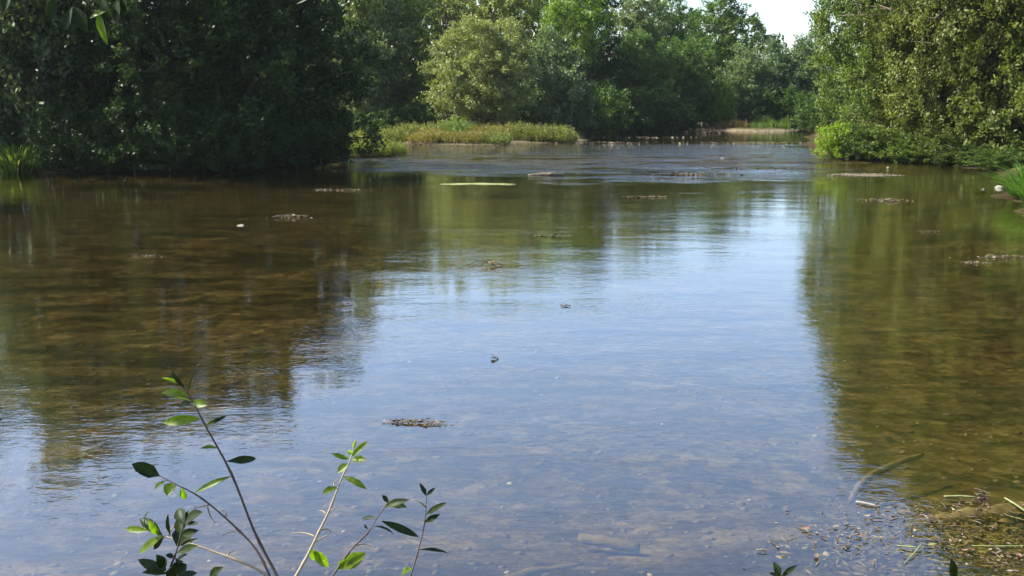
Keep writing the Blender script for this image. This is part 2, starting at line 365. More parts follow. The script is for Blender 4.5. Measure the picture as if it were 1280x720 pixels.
def crown_mesh(name, seed, lobes, mat, ll=.16, lw=.09, cover=1.2, spray=.55, droop=0.0, upb=.25, inner=.12, flat=0.8, clump=0.42):
    """sprays of small leaves set on the outside of every lobe, thinner inside, so that lobes read as masses with ragged edges"""
    rs = np.random.RandomState(seed); Cs, As, Ns, Ts = [], [], [], []
    lob = np.array(lobes); area = .5*ll*lw
    cen = lob[:, :3].mean(0)
    for (x, y, z, r) in lobes:
        total = int(cover*4*PI*r*r*.62/area); per = 34
        ns = max(6, total//per)
        nsub = max(4, int(ns*per*area*4/(clump*clump*9)))
        sub = unit(rs, nsub); sub[:, 2] = np.abs(sub[:, 2]+.25)*np.sign(sub[:, 2]+.45)
        sub /= np.linalg.norm(sub, axis=1, keepdims=True)
        k = rs.randint(0, nsub, ns)
        d = sub[k] + rs.normal(size=(ns, 3))*clump/r*.55; d /= np.linalg.norm(d, axis=1, keepdims=True)
        rad = r*(0.62 + 0.42*rs.rand(ns)**.7); ins = rs.rand(ns) < inner; rad[ins] *= rs.rand(ins.sum())
        base = np.array([x, y, z]) + d*rad[:, None]*np.array([1, 1, flat])
        # drop sprays buried deep in another lobe
        keep = np.ones(ns, bool)
        for (x2, y2, z2, r2) in lobes:
            if (x2, y2, z2) == (x, y, z): continue
            q = (base-np.array([x2, y2, z2]))/np.array([1, 1, flat]); keep &= (np.linalg.norm(q, axis=1) > r2*.55)
        keep |= ins
        base, d, k = base[keep], d[keep], k[keep]; ns = len(base)
        if not ns: continue
        ax = d*.9 + unit(rs, ns)*.55 + np.array([0, 0, upb-droop]); ax /= np.linalg.norm(ax, axis=1, keepdims=True)
        ln = spray*(.5+.9*rs.rand(ns))
        t = rs.rand(ns, per); sag = np.zeros((ns, per, 3)); sag[..., 2] = -droop*.6*t*t*ln[:, None]
        C = base[:, None] + ax[:, None]*(t*ln[:, None])[..., None] + sag + rs.normal(size=(ns, per, 3))*(ll*.55)
        A = ax[:, None]*.8 + rs.normal(size=(ns, per, 3))*.55; A[..., 2] -= droop*.8
        Nn = d[:, None]*.55 + rs.normal(size=(ns, per, 3))*.6 + np.array([0, 0, .45])
        ct = rs.rand(nsub)*.5; T = np.clip(ct[k][:, None] + rs.rand(ns, per)*.42, 0, .9); T[rs.rand(ns, per) < .012] = 1.0
        Cs.append(C.reshape(-1, 3)); As.append(A.reshape(-1, 3)); Ns.append(Nn.reshape(-1, 3)); Ts.append(T.ravel())
    C, A, Nn, T = map(np.concatenate, (Cs, As, Ns, Ts))
    ok = C[:, 2] > 0.03; C, A, Nn, T = C[ok], A[ok], Nn[ok], T[ok]
    n = len(C); return leaves_mesh(name, C, A, Nn, ll*(.65+.6*rs.rand(n)), lw*(.7+.5*rs.rand(n)), T, mat)
def wood_meshes(name, seed, lobes, H, r0, limbs_per=2, stems=1):
    rs = random.Random(seed); tk = Mb(); lb = Mb()
    for s in range(stems):
        lean = Vector((rs.uniform(-.06, .06), rs.uniform(-.06, .06), 0))*(H if stems == 1 else H*2.4)
        b = Vector((rs.uniform(-.3, .3), rs.uniform(-.3, .3), 0)) if stems > 1 else Vector((0, 0, 0))
        top = H*.86 if stems == 1 else H*.7
        pts = [b + lean*(t*t) + Vector((rs.uniform(-.05, .05)*r0*8*t, rs.uniform(-.05, .05)*r0*8*t, -0.35+top*t)) for t in (0, .06, .15, .3, .45, .6, .75, .9, 1)]
        rr = [r0*k/(1 if stems == 1 else 1.6) for k in (1.7, 1.2, 1, .86, .7, .54, .38, .2, .05)]
        tk.tube(pts, rr, 9)
        for (x, y, z, r) in lobes[s::stems]:
            for q in range(limbs_per):
                e = Vector((x, y, z)) + Vector((rs.gauss(0, 1), rs.gauss(0, 1), rs.gauss(.2, .7)))*r*.45
                zz = max(.1, min(top*.88, e.z*rs.uniform(.45, .8))); i = max(j for j in range(len(pts)) if pts[j].z <= zz or j == 0); i = min(i, len(pts)-2)
                f = (zz-pts[i].z)/(pts[i+1].z-pts[i].z+1e-6); a = pts[i].lerp(pts[i+1], f); ra = (rr[i]*(1-f)+rr[i+1]*f)*.5
                mid = a.lerp(e, .5)+Vector((rs.uniform(-.1, .1), rs.uniform(-.1, .1), .12))*(e-a).length*.6
                lb.tube([a, a.lerp(mid, .55)+Vector((0, 0, .04)), mid, mid.lerp(e, .55), e], [ra, ra*.85, ra*.65, ra*.4, ra*.12], 5)
                for tw in range(2):
                    e2 = e.lerp(mid, rs.random()*.6)
                    lb.tube([e2, e2+Vector((rs.gauss(0, 1), rs.gauss(0, 1), rs.gauss(.3, .6)))*r*.4], [ra*.3, ra*.06], 4)
    return tk.mesh(name+' trunk', M['bark']), lb.mesh(name+' limbs', M['bark'])
KIND = {}
def kind(name, seed, lobes, H, r0, mat, stems=1, **kw):
    KIND[name] = (crown_mesh(name+' crown', seed, lobes, M[mat], **kw), *wood_meshes(name, seed, lobes, H, r0, stems=stems))
def tree(k, name, loc, label, cat='tree', group=None, sc=(1, 1, 1), rz=0.0, color=(1, 1, 1)):
    z = float(terrain(np.array([loc[0]]), np.array([loc[1]]))[0]); z = max(z, -0.05)
    o = empty(name, (loc[0], loc[1], z), rz, sc); tag(o, label, cat, group)
    cr, tk, lb = KIND[k]
    c = link('crown', cr, o, color=color); link('trunk', tk, o); link('limbs', lb, o)
    return o

kind('dense_a', 11, auto_lobes(11, 10, 3.0, .2, egg, 22), 10, .20, 'leaf', ll=.17, lw=.10)
kind('dense_b', 12, auto_lobes(12, 10, 2.8, .2, vase, 22), 10, .22, 'leaf', ll=.19, lw=.11)
kind('cone', 13, auto_lobes(13, 10, 2.6, .2, cone, 24), 10, .2, 'leaf', ll=.21, lw=.12, cover=1.3)
kind('silver', 14, auto_lobes(14, 7, 2.5, .1, egg, 19), 7, .16, 'silver', ll=.19, lw=.10)
kind('poplar', 15, auto_lobes(15, 11, 2.3, .4, vase, 23), 11, .2, 'willow', ll=.22, lw=.13, cover=1.15)
kind('airy', 16, [l for l in auto_lobes(16, 10.5, 3.3, 2.0, egg, 20)], 10.5, .24, 'leaf', ll=.22, lw=.13, cover=1.15, inner=.05, clump=.6)
kind('acacia', 17, auto_lobes(17, 9, 2.6, 3.5, vase, 12), 9, .16, 'fresh', ll=.22, lw=.10, cover=.9, spray=.8, droop=.15, flat=.55)
kind('near_a', 18, auto_lobes(18, 15, 4.6, .15, egg, 32), 15, .32, 'bank', ll=.155, lw=.082, cover=1.15, spray=.6)
kind('near_b', 19, auto_lobes(19, 15, 4.4, .15, vase, 32), 15, .34, 'bank', ll=.165, lw=.085, cover=1.1, spray=.6, droop=.1)
kind('shrub_a', 20, auto_lobes(20, 1.7, 1.15, .02, egg, 8), 1.4, .05, 'fresh', stems=3, ll=.10, lw=.06, cover=1.2, spray=.25, clump=.2)
kind('shrub_b', 21, auto_lobes(21, 2.2, 1.3, .02, vase, 9), 1.9, .05, 'leaf', stems=3, ll=.11, lw=.065, cover=1.2, spray=.3, clump=.25)
WL = [(-.35, -.3, 6.9, 1.15), (1.15, .2, 6.9, 1.2), (.3, .4, 6.0, 1.5), (-1.3, -.2, 5.6, 1.25), (1.9, -.1, 5.6, 1.25), (-2.0, -.4, 4.1, 1.25), (-.5, -1.0, 4.3, 1.5), (1.3, -.8, 4.2, 1.45),
      (2.4, 0, 3.8, 1.2), (-1.7, -.6, 2.7, 1.15), (-.3, -1.2, 2.5, 1.3), (1.2, -.9, 2.4, 1.25), (2.2, -.3, 2.2, 1.1), (-1.3, -.7, 1.3, 1.0), (-.1, -1.0, 1.2, 1.05), (1.0, -.6, 1.1, .95), (0, .5, 3.5, 2.0)]
kind('willow', 22, WL, 7.6, .22, 'willow', ll=.20, lw=.075, cover=1.35, spray=.42, upb=.3, clump=.34)

def T(u, Y): p = at_dist(u, Y); return (p.x, p.y)
GL = 'trees of the shaded left bank'
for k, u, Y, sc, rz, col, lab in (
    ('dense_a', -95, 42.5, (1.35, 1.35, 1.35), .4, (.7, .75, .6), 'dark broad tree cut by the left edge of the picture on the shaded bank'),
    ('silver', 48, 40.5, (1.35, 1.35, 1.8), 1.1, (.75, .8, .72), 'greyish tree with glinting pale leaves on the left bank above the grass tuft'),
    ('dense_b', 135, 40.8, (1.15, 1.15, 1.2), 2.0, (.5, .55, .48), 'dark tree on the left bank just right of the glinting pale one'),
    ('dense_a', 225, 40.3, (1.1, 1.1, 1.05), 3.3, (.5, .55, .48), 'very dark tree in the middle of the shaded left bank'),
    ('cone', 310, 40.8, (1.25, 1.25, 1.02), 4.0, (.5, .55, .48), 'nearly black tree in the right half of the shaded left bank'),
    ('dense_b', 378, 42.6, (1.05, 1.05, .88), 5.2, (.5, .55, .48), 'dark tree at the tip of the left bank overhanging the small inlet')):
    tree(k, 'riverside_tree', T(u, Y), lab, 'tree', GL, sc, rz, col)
GU = 'shrubs under the left bank trees'
for k, u, Y, s, rz, lab in (
    ('shrub_b', 95, 37.9, 1.0, 0, 'dark low shrub beside the bright grass tuft under the left trees'),
    ('shrub_b', 175, 37.6, 1.15, 2, 'dark shrub under the left trees, second from the grass tuft'),
    ('shrub_b', 250, 37.8, 1.0, 4, 'dark shrub at the waterline under the middle of the left trees'),
    ('shrub_b', 320, 38.7, 1.2, 1, 'dark shrub at the waterline under the nearly black left tree'),
    ('shrub_b', 135, 37.6, .9, 2.6, 'dark shrub between the first two shrubs right of the bright grass tuft'),
    ('shrub_b', 212, 37.5, 1.0, 5, 'dark shrub dipping to the water under the very dark middle tree'),
    ('shrub_b', 288, 38.0, 1.05, .5, 'dark shrub dipping to the water left of the nearly black tree'),
    ('shrub_b', 360, 40.0, 1.1, 4.4, 'dark shrub between the nearly black tree and the tip of the left bank'),
    ('shrub_b', 395, 41.6, 1.1, 3, 'dark shrub at the waterline beneath the tree at the tip of the left bank')):
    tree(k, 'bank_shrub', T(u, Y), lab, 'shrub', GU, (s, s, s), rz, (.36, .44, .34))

GM = 'trees behind the gravel bar'
for k, u, Y, sc, rz, col, lab in (
    ('silver', 446, 70, (1.35, 1.35, 1.75), .3, (1.25, 1.2, 1.0), 'grey green tree with a sunlit top standing behind the inlet'),
    ('dense_b', 503, 72, (1.05, 1.05, 1.12), 1.2, (1.25, 1.2, 1.2), 'dark leafy tree between the inlet tree and the pale willow'),
    ('poplar', 478, 84, (1.3, 1.3, 1.22), 2.0, (.85, .85, .95), 'tall hazy olive tree rising behind the inlet tree'),
    ('poplar', 560, 79, (1.25, 1.25, 1.12), 3.0, (.95, .95, .85), 'tall light green tree directly behind the left top of the pale willow'),
    ('poplar', 675, 86, (1.25, 1.25, 1.18), 1.0, (1.0, 1.05, .85), 'tall olive green tree rising behind the grey green tree and the feathery one'),
    ('poplar', 626, 82, (1.3, 1.3, 1.18), 4.2, (1.05, 1.1, .8), 'tall yellow green tree behind the right top of the pale willow'),
    ('willow', 598, 65, (1.07, 1.07, .9), 0, (1, 1, 1), 'pale yellow green willow with two rounded tops behind the gravel bar'),
    ('silver', 694, 67, (.98, .98, .96), 1.7, (.85, .95, .9), 'grey green tree standing against the right side of the pale willow'),
    ('acacia', 712, 75, (.95, .95, 1.12), 2.2, (1, 1, 1), 'bright green feathery tree peeping out over the grey green tree'),
    ('cone', 738, 78, (1.2, 1.2, 1.1), .8, (.75, .9, .95), 'dark cone shaped tree right of the bright feathery tree'),
    ('dense_a', 792, 80, (.85, .85, .72), 2.8, (1.1, 1.2, 1.0), 'dark rounded tree on the far bank below the two tall ones'),
    ('poplar', 796, 87, (1.1, 1.1, 1.05), 1.4, (.7, .8, .85), 'tall tree beside the dark cone shaped tree with sky at its shoulder'),
    ('dense_b', 834, 90, (1.05, 1.05, 1.08), 3.7, (1.2, 1.3, 1.15), 'tallest green tree of the far bank left of the open sky'),
    ('dense_b', 852, 79, (.95, .95, .70), 5.0, (1.05, 1.15, 1.05), 'low dark tree at the far end of the river beside the side channel'),
    ('airy', 898, 98, (1.35, 1.35, 1.10), .6, (1.1, 1.15, 1.1), 'airy round topped tree against the sky at the far end of the river')):
    tree(k, 'willow_tree' if k == 'willow' else 'far_bank_tree', T(u, Y), lab, 'tree', GM, sc, rz, col)
GR = 'trees behind the small islet'
for k, u, Y, sc, rz, col, lab in (
    ('silver', 925, 82, (.95, .95, .86), .5, (1.0, 1.1, .95), 'low grey green tree at the left of the clump behind the islet'),
    ('silver', 965, 83, (.95, .95, .92), 2.5, (.8, .95, .85), 'darker rounded tree in the middle of the clump behind the islet'),
    ('silver', 1008, 84, (1.1, 1.1, 1.03), 4.1, (.75, .9, .8), 'tallest dark tree of the clump behind the islet, next to the right bank')):
    tree(k, 'islet_tree', T(u, Y), lab, 'tree', GR, sc, rz, col)
tree('shrub_a', 'bank_shrub', T(901, 78.5), 'upright light green shrub at the left end of the small islet', 'shrub', None, (1.0, 1.0, 1.9), 0, (.9, .9, 1))
GB = 'leafy trees of the right bank'
for k, u, Y, sc, rz, col, lab in (
    ('near_a', 1120, 48.2, (.78, .85, 1.0), .2, (.95, 1.1, .85), 'bright green leafy tree leaning over the river at the left end of the right bank'),
    ('near_b', 1182, 45.0, (.92, .92, 1.12), 1.9, (1.05, 1.0, .9), 'olive leafy tree second from the river end of the right bank'),
    ('near_a', 1246, 43.4, (.95, .95, 1.2), 3.4, (1.0, .95, .85), 'olive tree on the right bank with a dark hollow among its boughs'),
    ('near_b', 1332, 41.0, (1.1, 1.1, 1.25), 4.4, (.9, .95, .75), 'tree at the right edge of the picture with dark trunk shade beneath it')):
    tree(k, 'riverside_tree', T(u, Y), lab, 'tree', GB, sc, rz, col)
tree('shrub_a', 'bank_shrub', T(1050, 45.5), 'vivid yellow green shrub at the water edge of the right bank', 'shrub', None, (1.15, 1.0, .95), 1, (1.2, 1.15, .9))
for u, Y, s, rz, lab in ((1100, 44.2, 1.15, 2, 'leafy shrub over the water right of the vivid yellow green one'), (1150, 42.9, 1.0, 3, 'leafy shrub dipping to the water under the middle of the right bank trees'), (1212, 40.9, 1.1, 5, 'leafy shrub dipping to the water near the dark hollow at the right'),
    (1076, 44.9, .95, 4, 'leafy shrub tucked close beside the vivid yellow green one'), (1127, 43.4, .9, 1, 'small leafy shrub overhanging the water between two larger ones on the right'), (1182, 41.9, .95, 2.5, 'leafy shrub with shade beneath it, third from the right end of the right bank'), (1248, 38.6, 1.0, .7, 'shaded shrub behind the sedge tuft at the right edge')):
    tree('shrub_b', 'bank_shrub', T(u, Y), lab, 'shrub', 'shrubs along the right bank', (s*.9, s*.9, s*(.5+.22*math.sin(u))), rz, (1.05+.25*math.sin(u*3), .95+.2*math.sin(u*3+.5), .7))

GF_ = 'shrubs along the far waterline'
for i, (u, Y, sx, sz, lab) in enumerate((
    (468, 66.5, 1.1, .8, 'small pale leafed shrub at the head of the inlet'), (520, 67.5, 1.2, 1.0, 'small shrub at the left foot of the pale willow'),
    (668, 68.5, 1.5, 1.3, 'dark shrub at the right foot of the pale willow'), (716, 69.5, 1.5, 1.4, 'dark shrub at the far waterline beyond the right end of the gravel bar'),
    (752, 72, 1.6, 1.6, 'dark shrub at the far waterline under the cone shaped tree'), (786, 74, 1.6, 1.5, 'dark shrub at the far waterline under the rounded dark tree'),
    (822, 75.5, 1.6, 1.6, 'dark shrub at the far waterline under the tallest tree'), (856, 79, 1.7, 1.7, 'dark shrub at the corner of the side channel'),
    (948, 81, 1.5, 1.3, 'dark shrub behind the rusty weeds of the islet'), (985, 81, 1.5, 1.4, 'dark shrub behind the green reeds of the islet'), (1022, 74, 1.4, 1.3, 'dark shrub at the far end of the right bank'))):
    tree('shrub_b', 'bank_shrub', T(u, Y), lab, 'shrub', GF_, (sx, sx, sz), i*1.9, (.8, .9, .8))

# far wood behind the trees on all sides: one mass
def woodland(name, spots, seed, mat, color, ll=.5):
    rs = np.random.RandomState(seed); lobes = []
    for (x, y, h, r) in spots:
        for q in range(5):
            lobes.append((x+rs.uniform(-1, 1)*r*.5, y+rs.uniform(-1, 1)*r*.5, .3+h*(.10+.18*q), r*(.80-.06*q)))
        lobes += [(x+rs.uniform(-1, 1)*r*.8, y-r*.3, 1.0, r*.5), (x+rs.uniform(-1, 1)*r*.8, y-r*.3, 1.6, r*.5)]
    me = crown_mesh(name, seed, lobes, M[mat], ll=ll, lw=ll*.6, cover=1.0, spray=1.1, clump=1.0)
    o = link(name, me, color=color); return o
sp = [(x, 50+4*math.sin(x), 12, 3.6) for x in np.arange(-44, -23, 4.2)] + [(x, 92+3*math.sin(x*2), 12.5, 3.8) for x in np.arange(-36, 2, 5)]
o = woodland('woodland', sp, 40, 'leaf', (.9, 1, .9)); tag(o, 'dense dark wood filling the gaps behind the left bank trees', 'woodland', kind='stuff')
sp = [(-28.5+1.2*math.sin(y*2), y, 14.5, 3.8) for y in np.arange(12, 31, 4.4)]  # out-of-frame wood, added so its shadow darkens the left bank and bed
o = woodland('woodland', sp, 42, 'leaf', (.9, 1, .9)); tag(o, 'unseen dense wood left of the view, added to shade the left bank', 'woodland', kind='stuff')
sp = [(x, 58+3*math.sin(x), 11, 3.6) for x in np.arange(22, 48, 4.6)] + [(x, 98, 6.5, 3.2) for x in np.arange(20, 44, 5)]
sp += [(x, 104, 6.5, 3.4) for x in np.arange(2, 20, 4.4)]
o = woodland('woodland', sp, 41, 'leaf', (1.0, 1, .9)); tag(o, 'dense green wood filling the gaps behind the right bank trees', 'woodland', kind='stuff')

# ------------------------------------------------------------------ low bushes and grasses
def blade_mesh(name, seed, n, R, H, mat, width=.012, lean=.45, sq=1.0, base=None, leafy=0):
    """curved upright blades, three faces each"""
    rs = np.random.RandomState(seed); V = []; T_ = []
    for i in range(n):
        if base is not None: bx, by, bz = base[i]
        else:
            a = rs.rand()*2*PI; q = R*math.sqrt(rs.rand()); bx, by, bz = q*math.cos(a), q*math.sin(a)*sq, 0
        rad = math.hypot(bx, by)/(R+1e-6) if base is None else .5
        h = H*(.5+.6*rs.rand())*(1-.35*rad*rad)*(1 if base is None else .45+1.1*float(vnoise(np.array([bx]), np.array([by]), 1.6, 9)[0])); a = rs.rand()*2*PI
        out = np.array([bx, by, 0])/(R+1e-6)*lean if base is None else np.zeros(3)
        d = out + np.array([math.cos(a), math.sin(a), 0])*lean*.6*rs.rand(); s = np.array([-math.sin(a), math.cos(a), 0])*width*(.6+.8*rs.rand())
        p0 = np.array([bx, by, bz-.02]); p1 = p0+np.array([0, 0, h*.45])+d*h*.2; p2 = p0+np.array([0, 0, h*.8])+d*h*.6; p3 = p0+np.array([0, 0, h*.95])+d*h*1.1
        V += [p0-s, p0+s, p1+s, p1-s, p1-s, p1+s, p2+s*.7, p2-s*.7, p2-s*.7, p2+s*.7, p3+s*.1, p3-s*.1]
        t = rs.rand()*.9 if rs.rand() > .05 else 1.0; T_ += [t]*3
    V = np.array(V); return np_mesh(name, V, np.arange(len(V)).reshape(-1, 4), mat, T_)
def bush_mesh(name, seed, R, H, mat, n=190, ll=.085, lw=.03, per=26):
    """many upright leafy stems"""
    rs = np.random.RandomState(seed)
    a = rs.rand(n)*2*PI; q = R*np.sqrt(rs.rand(n)); base = np.stack([q*np.cos(a), q*np.sin(a), np.zeros(n)], 1)
    ax = np.stack([base[:, 0]/R*.5, base[:, 1]/R*.5, np.ones(n)], 1)+rs.normal(size=(n, 3))*.16; ax /= np.linalg.norm(ax, axis=1, keepdims=True)
    ln = H*(1-.72*(q/R)**2)*(.75+.35*rs.rand(n)); t = .08+.92*rs.rand(n, per)
    C = base[:, None]+ax[:, None]*(t*ln[:, None])[..., None]+rs.normal(size=(n, per, 3))*.04
    A = ax[:, None]*.7+rs.normal(size=(n, per, 3))*.5; Nn = rs.normal(size=(n, per, 3))+np.array([0, 0, .5])
    st = rs.rand(n)*.45; Tt = np.clip(st[:, None]+rs.rand(n, per)*.45, 0, .9); Tt[rs.rand(n, per) < .05] = 1
    m_ = n*per; C = C.reshape(-1, 3); C[:, 2] = np.maximum(C[:, 2], .01)
    return leaves_mesh(name, C, A.reshape(-1, 3), Nn.reshape(-1, 3), ll*(.6+.8*rs.rand(m_)), lw*(.7+.6*rs.rand(m_)), Tt.ravel(), mat)
def stems_mesh(name, seed, R, H, n=14):
    mb = Mb(); rs = random.Random(seed)
    for i in range(n):
        a = rs.random()*2*PI; q = R*.7*math.sqrt(rs.random()); b = Vector((q*math.cos(a), q*math.sin(a), -.05)); e = b+Vector((b.x*.5, b.y*.5, H*.75))
        mb.tube([b, b.lerp(e, .5)+Vector((.02, .01, 0)), e], [.012, .009, .003], 4)
    return mb.mesh(name, M['bark'])
BUSH = [(bush_mesh('low bush leaves', 50+i, .85, .78, M['olive'], 210), stems_mesh('low bush stems', 50+i, .85, .78)) for i in range(3)]
def bush(u, v, s, h, col, lab, group, cat='bush', name='low_bush', k=0, rz=0):
    p = on_water(u, v); z = max(0.0, float(terrain(np.array([p.x]), np.array([p.y]))[0]))
    o = empty(name, (p.x, p.y, z), rz, (s*1.05, s*1.05, h*1.22)); tag(o, lab, cat, group)
    link('leaves', BUSH[k][0], o, color=col); tag(link('stems', BUSH[k][1], o), kind='stuff'); return o
GBAR = 'low bushes on the gravel bar'
yel = (.92, 1.0, .85); grn = (.75, .95, .75)
bars = [(492, 177.6, 1.2, 1.0, yel, 'yellow olive bush at the left end of the gravel bar'),
        (512, 176.6, 1.2, 1.1, yel, 'olive bush, second from the left end of the gravel bar'),
        (535, 179.6, 1.15, .85, (1.1, .95, .8), 'yellowish low bush at the front of the gravel bar left of the willow'),
        (540, 174.6, 1.3, 1.05, yel, 'olive bush at the back of the gravel bar below the left edge of the willow'),
        (565, 179.6, 1.1, .7, (1.0, .9, .75), 'low brownish bush at the front of the gravel bar below the willow'),
        (572, 174.2, 1.2, 1.35, (.7, 1.05, .8), 'fresh green bush against the foot of the pale willow'),
        (592, 180.1, 1.05, .75, (1.05, .9, .8), 'brownish bush on the waterside of the bar below the willow middle'),
        (604, 175.1, 1.2, .95, (1.05, .95, .75), 'sandy olive bush at the back of the bar below the willow middle'),
        (618, 180.2, 1.0, .75, grn, 'darker green bush at the front corner of the gravel bar'),
        (632, 176.4, 1.1, 1.05, (1.1, .95, .8), 'yellowish bush behind the front corner of the gravel bar'),
        (649, 176.8, 1.0, 1.15, yel, 'upright olive bush in the right half of the gravel bar'),
        (662, 177.0, .95, 1.0, yel, 'small olive bush third from the right end of the gravel bar'),
        (678, 177.2, .95, 1.0, (.95, .98, .9), 'rounded bush, last but one at the right end of the gravel bar'),
        (699, 177.0, 1.12, 1.05, (.92, 1.02, .9), 'rounded green bush at the right end of the gravel bar')]
for i, (u, v, s, h, c, lab) in enumerate(bars): bush(u, v, s, h, c, lab, GBAR, k=i % 3, rz=i*1.3)
GP = 'bushes on the point of the left bank'
for i, (u, v, s, h, c, lab) in enumerate([(434, 193, 1.1, 1.35, (1.1, 1.2, .7), 'sunlit yellow green bush under the dark tree at the tip of the left bank'),
    (447, 196, 1.0, .8, (.95, 1.15, .65), 'low green bush in front of the sunlit one on the left point'),
    (467, 195, .95, .9, (.9, 1.1, .65), 'grassy green bush in the middle of the left point'),
    (487, 193.8, .85, .75, (.9, 1.1, .65), 'grassy green bush at the water end of the left point')]):
    bush(u, v, s, h, c, lab, GP, k=i % 3, rz=i*2.1)
# rusty sorrel and reeds on the islet
def cover(name, label, poly_pts, seed, n, H, mat, width, cat, color=(1, 1, 1)):
    rs = np.random.RandomState(seed); P = np.array(poly_pts); mn, mx = P.min(0), P.max(0); B = []
    while len(B) < n:
        q = mn+(mx-mn)*rs.rand(n, 2); d = sdist(q[:, 0], q[:, 1], poly_pts); q = q[(d < -.05)]
        z = terrain(q[:, 0], q[:, 1]); B += [(a, b, c) for (a, b), c in zip(q, z) if c > -0.01]
    o = link(name, blade_mesh(name, seed, n, 1, H, mat, width, .5, base=B[:n]), color=color); tag(o, label, cat, kind='stuff'); return o
cover('dry_grass', 'rusty dry weeds growing on the small far islet', [P2(885, 162.6), P2(935, 163.6), P2(952, 161.2), P2(900, 160)], 60, 1500, .62, M['rust'], .022, 'weeds')
cover('grass', 'green reeds on the right part of the small far islet', [P2(935, 163.6), P2(989, 163.6), P2(985, 161.5), P2(945, 160.6)], 61, 1000, .7, M['grassy'], .02, 'grass')
cover('grass', 'thin olive grass between the bushes of the gravel bar', BAR, 62, 1800, .28, M['olive'], .016, 'grass')
SEDGE = blade_mesh('sedge blades', 63, 420, .42, 1.0, M['grassy'], .014, .9)
def tuft(u, Y, s, h, lab, col=(1, 1, 1)):
    x, y = T(u, Y); z = float(terrain(np.array([x]), np.array([y]))[0])
    o = empty('grass_tuft', (x, y, max(0, z)), 0, (s, s, h)); tag(o, lab, 'grass tuft'); link('blades', SEDGE, o, color=col); return o
tuft(22, 37.6, 1.5, 1.15, 'bright green grass tuft on the pale sandy edge at the far left')
tuft(1290, 28.2, 1.35, 1.0, 'green sedge tuft hanging over the water at the right edge', (.9, 1.1, .8))
tuft(1304, 26.2, 1.1, .8, 'small green sedge in front of the larger tuft at the right edge', (.9, 1.1, .8))

# ------------------------------------------------------------------ things on and in the water
def rock_mesh(name, seed, mat, sub=2):
    import bmesh
    bm = bmesh.new(); bmesh.ops.create_icosphere(bm, subdivisions=sub, radius=1); rs = np.random.RandomState(seed)
    D = [Vector(rs.normal(size=3)).normalized() for _ in range(9)]; K = rs.uniform(.55, .95, 9)
    for v in bm.verts:
        for d, k in zip(D, K):
            q = v.co.dot(d)
            if q > k: v.co -= d*(q-k)
    me = bpy.data.meshes.new(name); bm.to_mesh(me); bm.free(); me.materials.append(mat); return me
ROCK = [rock_mesh('rock', i, M['stone']) for i in range(3)]
def rock(u, v, s, lab, k=0, name='rock', z=-.02):
    p = on_water(u, v); o = link(name, ROCK[k]); o.location = (p.x, p.y, z); o.scale = s; o.rotation_euler = (0, 0, k+u); tag(o, lab, 'rock', 'rocks breaking the surface'); return o
rock(1250, 235, (.15, .12, .12), 'pale boulder at the water edge beside the sedge tuft on the right', 0)
rock(1229, 236.5, (.08, .07, .06), 'little stone just left of the pale boulder on the right', 1)
rock(301, 282, (.11, .08, .06), 'white stone breaking the dark water in front of the left trees', 1)
rock(903, 197.5, (.13, .10, .045), 'small white stone in the riffle below the far islet', 2)
rock(1110, 209.2, (.08, .06, .05), 'dark pebble at the right of the riffle before the vivid shrub', 0)

LIT = tint_mat('plant litter', [(0, (.04, .028, .016)), (.45, (.085, .06, .032)), (.7, (.16, .115, .07)), (.82, (.22, .185, .14)), (.88, (.17, .19, .05)), (1, (.20, .09, .045))], .75)
def litter_mesh(name, seed, n, lx, ly, size=.035, hz=.03, twigs=.25, pale=1.0):
    rs = random.Random(seed); mb = Mb()
    for i in range(n):
        x, y = rs.gauss(0, .42)*lx, rs.gauss(0, .42)*ly; q = max(0, 1-(x/lx)**2-(y/ly)**2); z = rs.random()*hz*q+.004
        a = rs.random()*2*PI; t = min(1, rs.random()*pale); tilt = rs.uniform(-.5, .5)
        if rs.random() < twigs:
            l = size*rs.uniform(1, 3.2); d = Vector((math.cos(a), math.sin(a), tilt*.4))*l*.5; c = Vector((x, y, z+.006))
            mb.tube([c-d, c+Vector((0, 0, .15*l*rs.random())), c+d], [.004, .005, .002], 4, t*.8)
        else:
            l = size*rs.uniform(.5, 1.4); wd = l*rs.uniform(.3, .7); ca, sa = math.cos(a), math.sin(a)
            pts = [(-l/2, 0, 0), (-l*.1, wd/2, tilt*wd), (l*.3, wd*.35, tilt*wd*.6), (l/2, 0, .15*l), (l*.2, -wd*.4, -tilt*wd*.3), (-l*.2, -wd*.45, 0)]
            V = [Vector((x+px*ca-py*sa, y+px*sa+py*ca, max(.003, z+pz))) for px, py, pz in pts]
            mb.add(V, [(0, 1, 2, 3), (0, 3, 4, 5)], t)
    return mb.mesh(name, LIT, False)
def raft(u, v, lx, ly, n, lab, seed, size=.05, hz=.05, rz=0, twigs=.25, name='debris_raft', pale=1.0):
    p = on_water(u, v); o = link(name, litter_mesh(name, seed, n, lx, ly, size, hz, twigs, pale)); o.location = (p.x, p.y, 0); o.rotation_euler = (0, 0, rz)
    tag(o, lab, 'debris', 'plant debris drifting on the river', kind='stuff'); return o
raft(522, 529, .34, .05, 150, 'raft of dead leaves and husks floating in the open middle of the river', 1, .032, .03, -.12)
raft(361, 272, .55, .25, 60, 'twiggy debris snagged right of the white stone before the left trees', 2, .10, .08, 0, .5)
raft(186, 321, .35, .12, 26, 'faint scrap of debris in the dark water before the left bank', 3, .06, .02)
raft(1105, 251, .7, .3, 110, 'brown debris patch below the sand shoal at the right', 4, .08, .06, -.1)
raft(1216, 329, .28, .12, 50, 'pale crumbs of debris at the left end of the drift line on the right', 5, .05, .03)
raft(1252, 322, .6, .14, 90, 'line of drifting debris reaching in from the right edge', 6, .06, .04, .1)
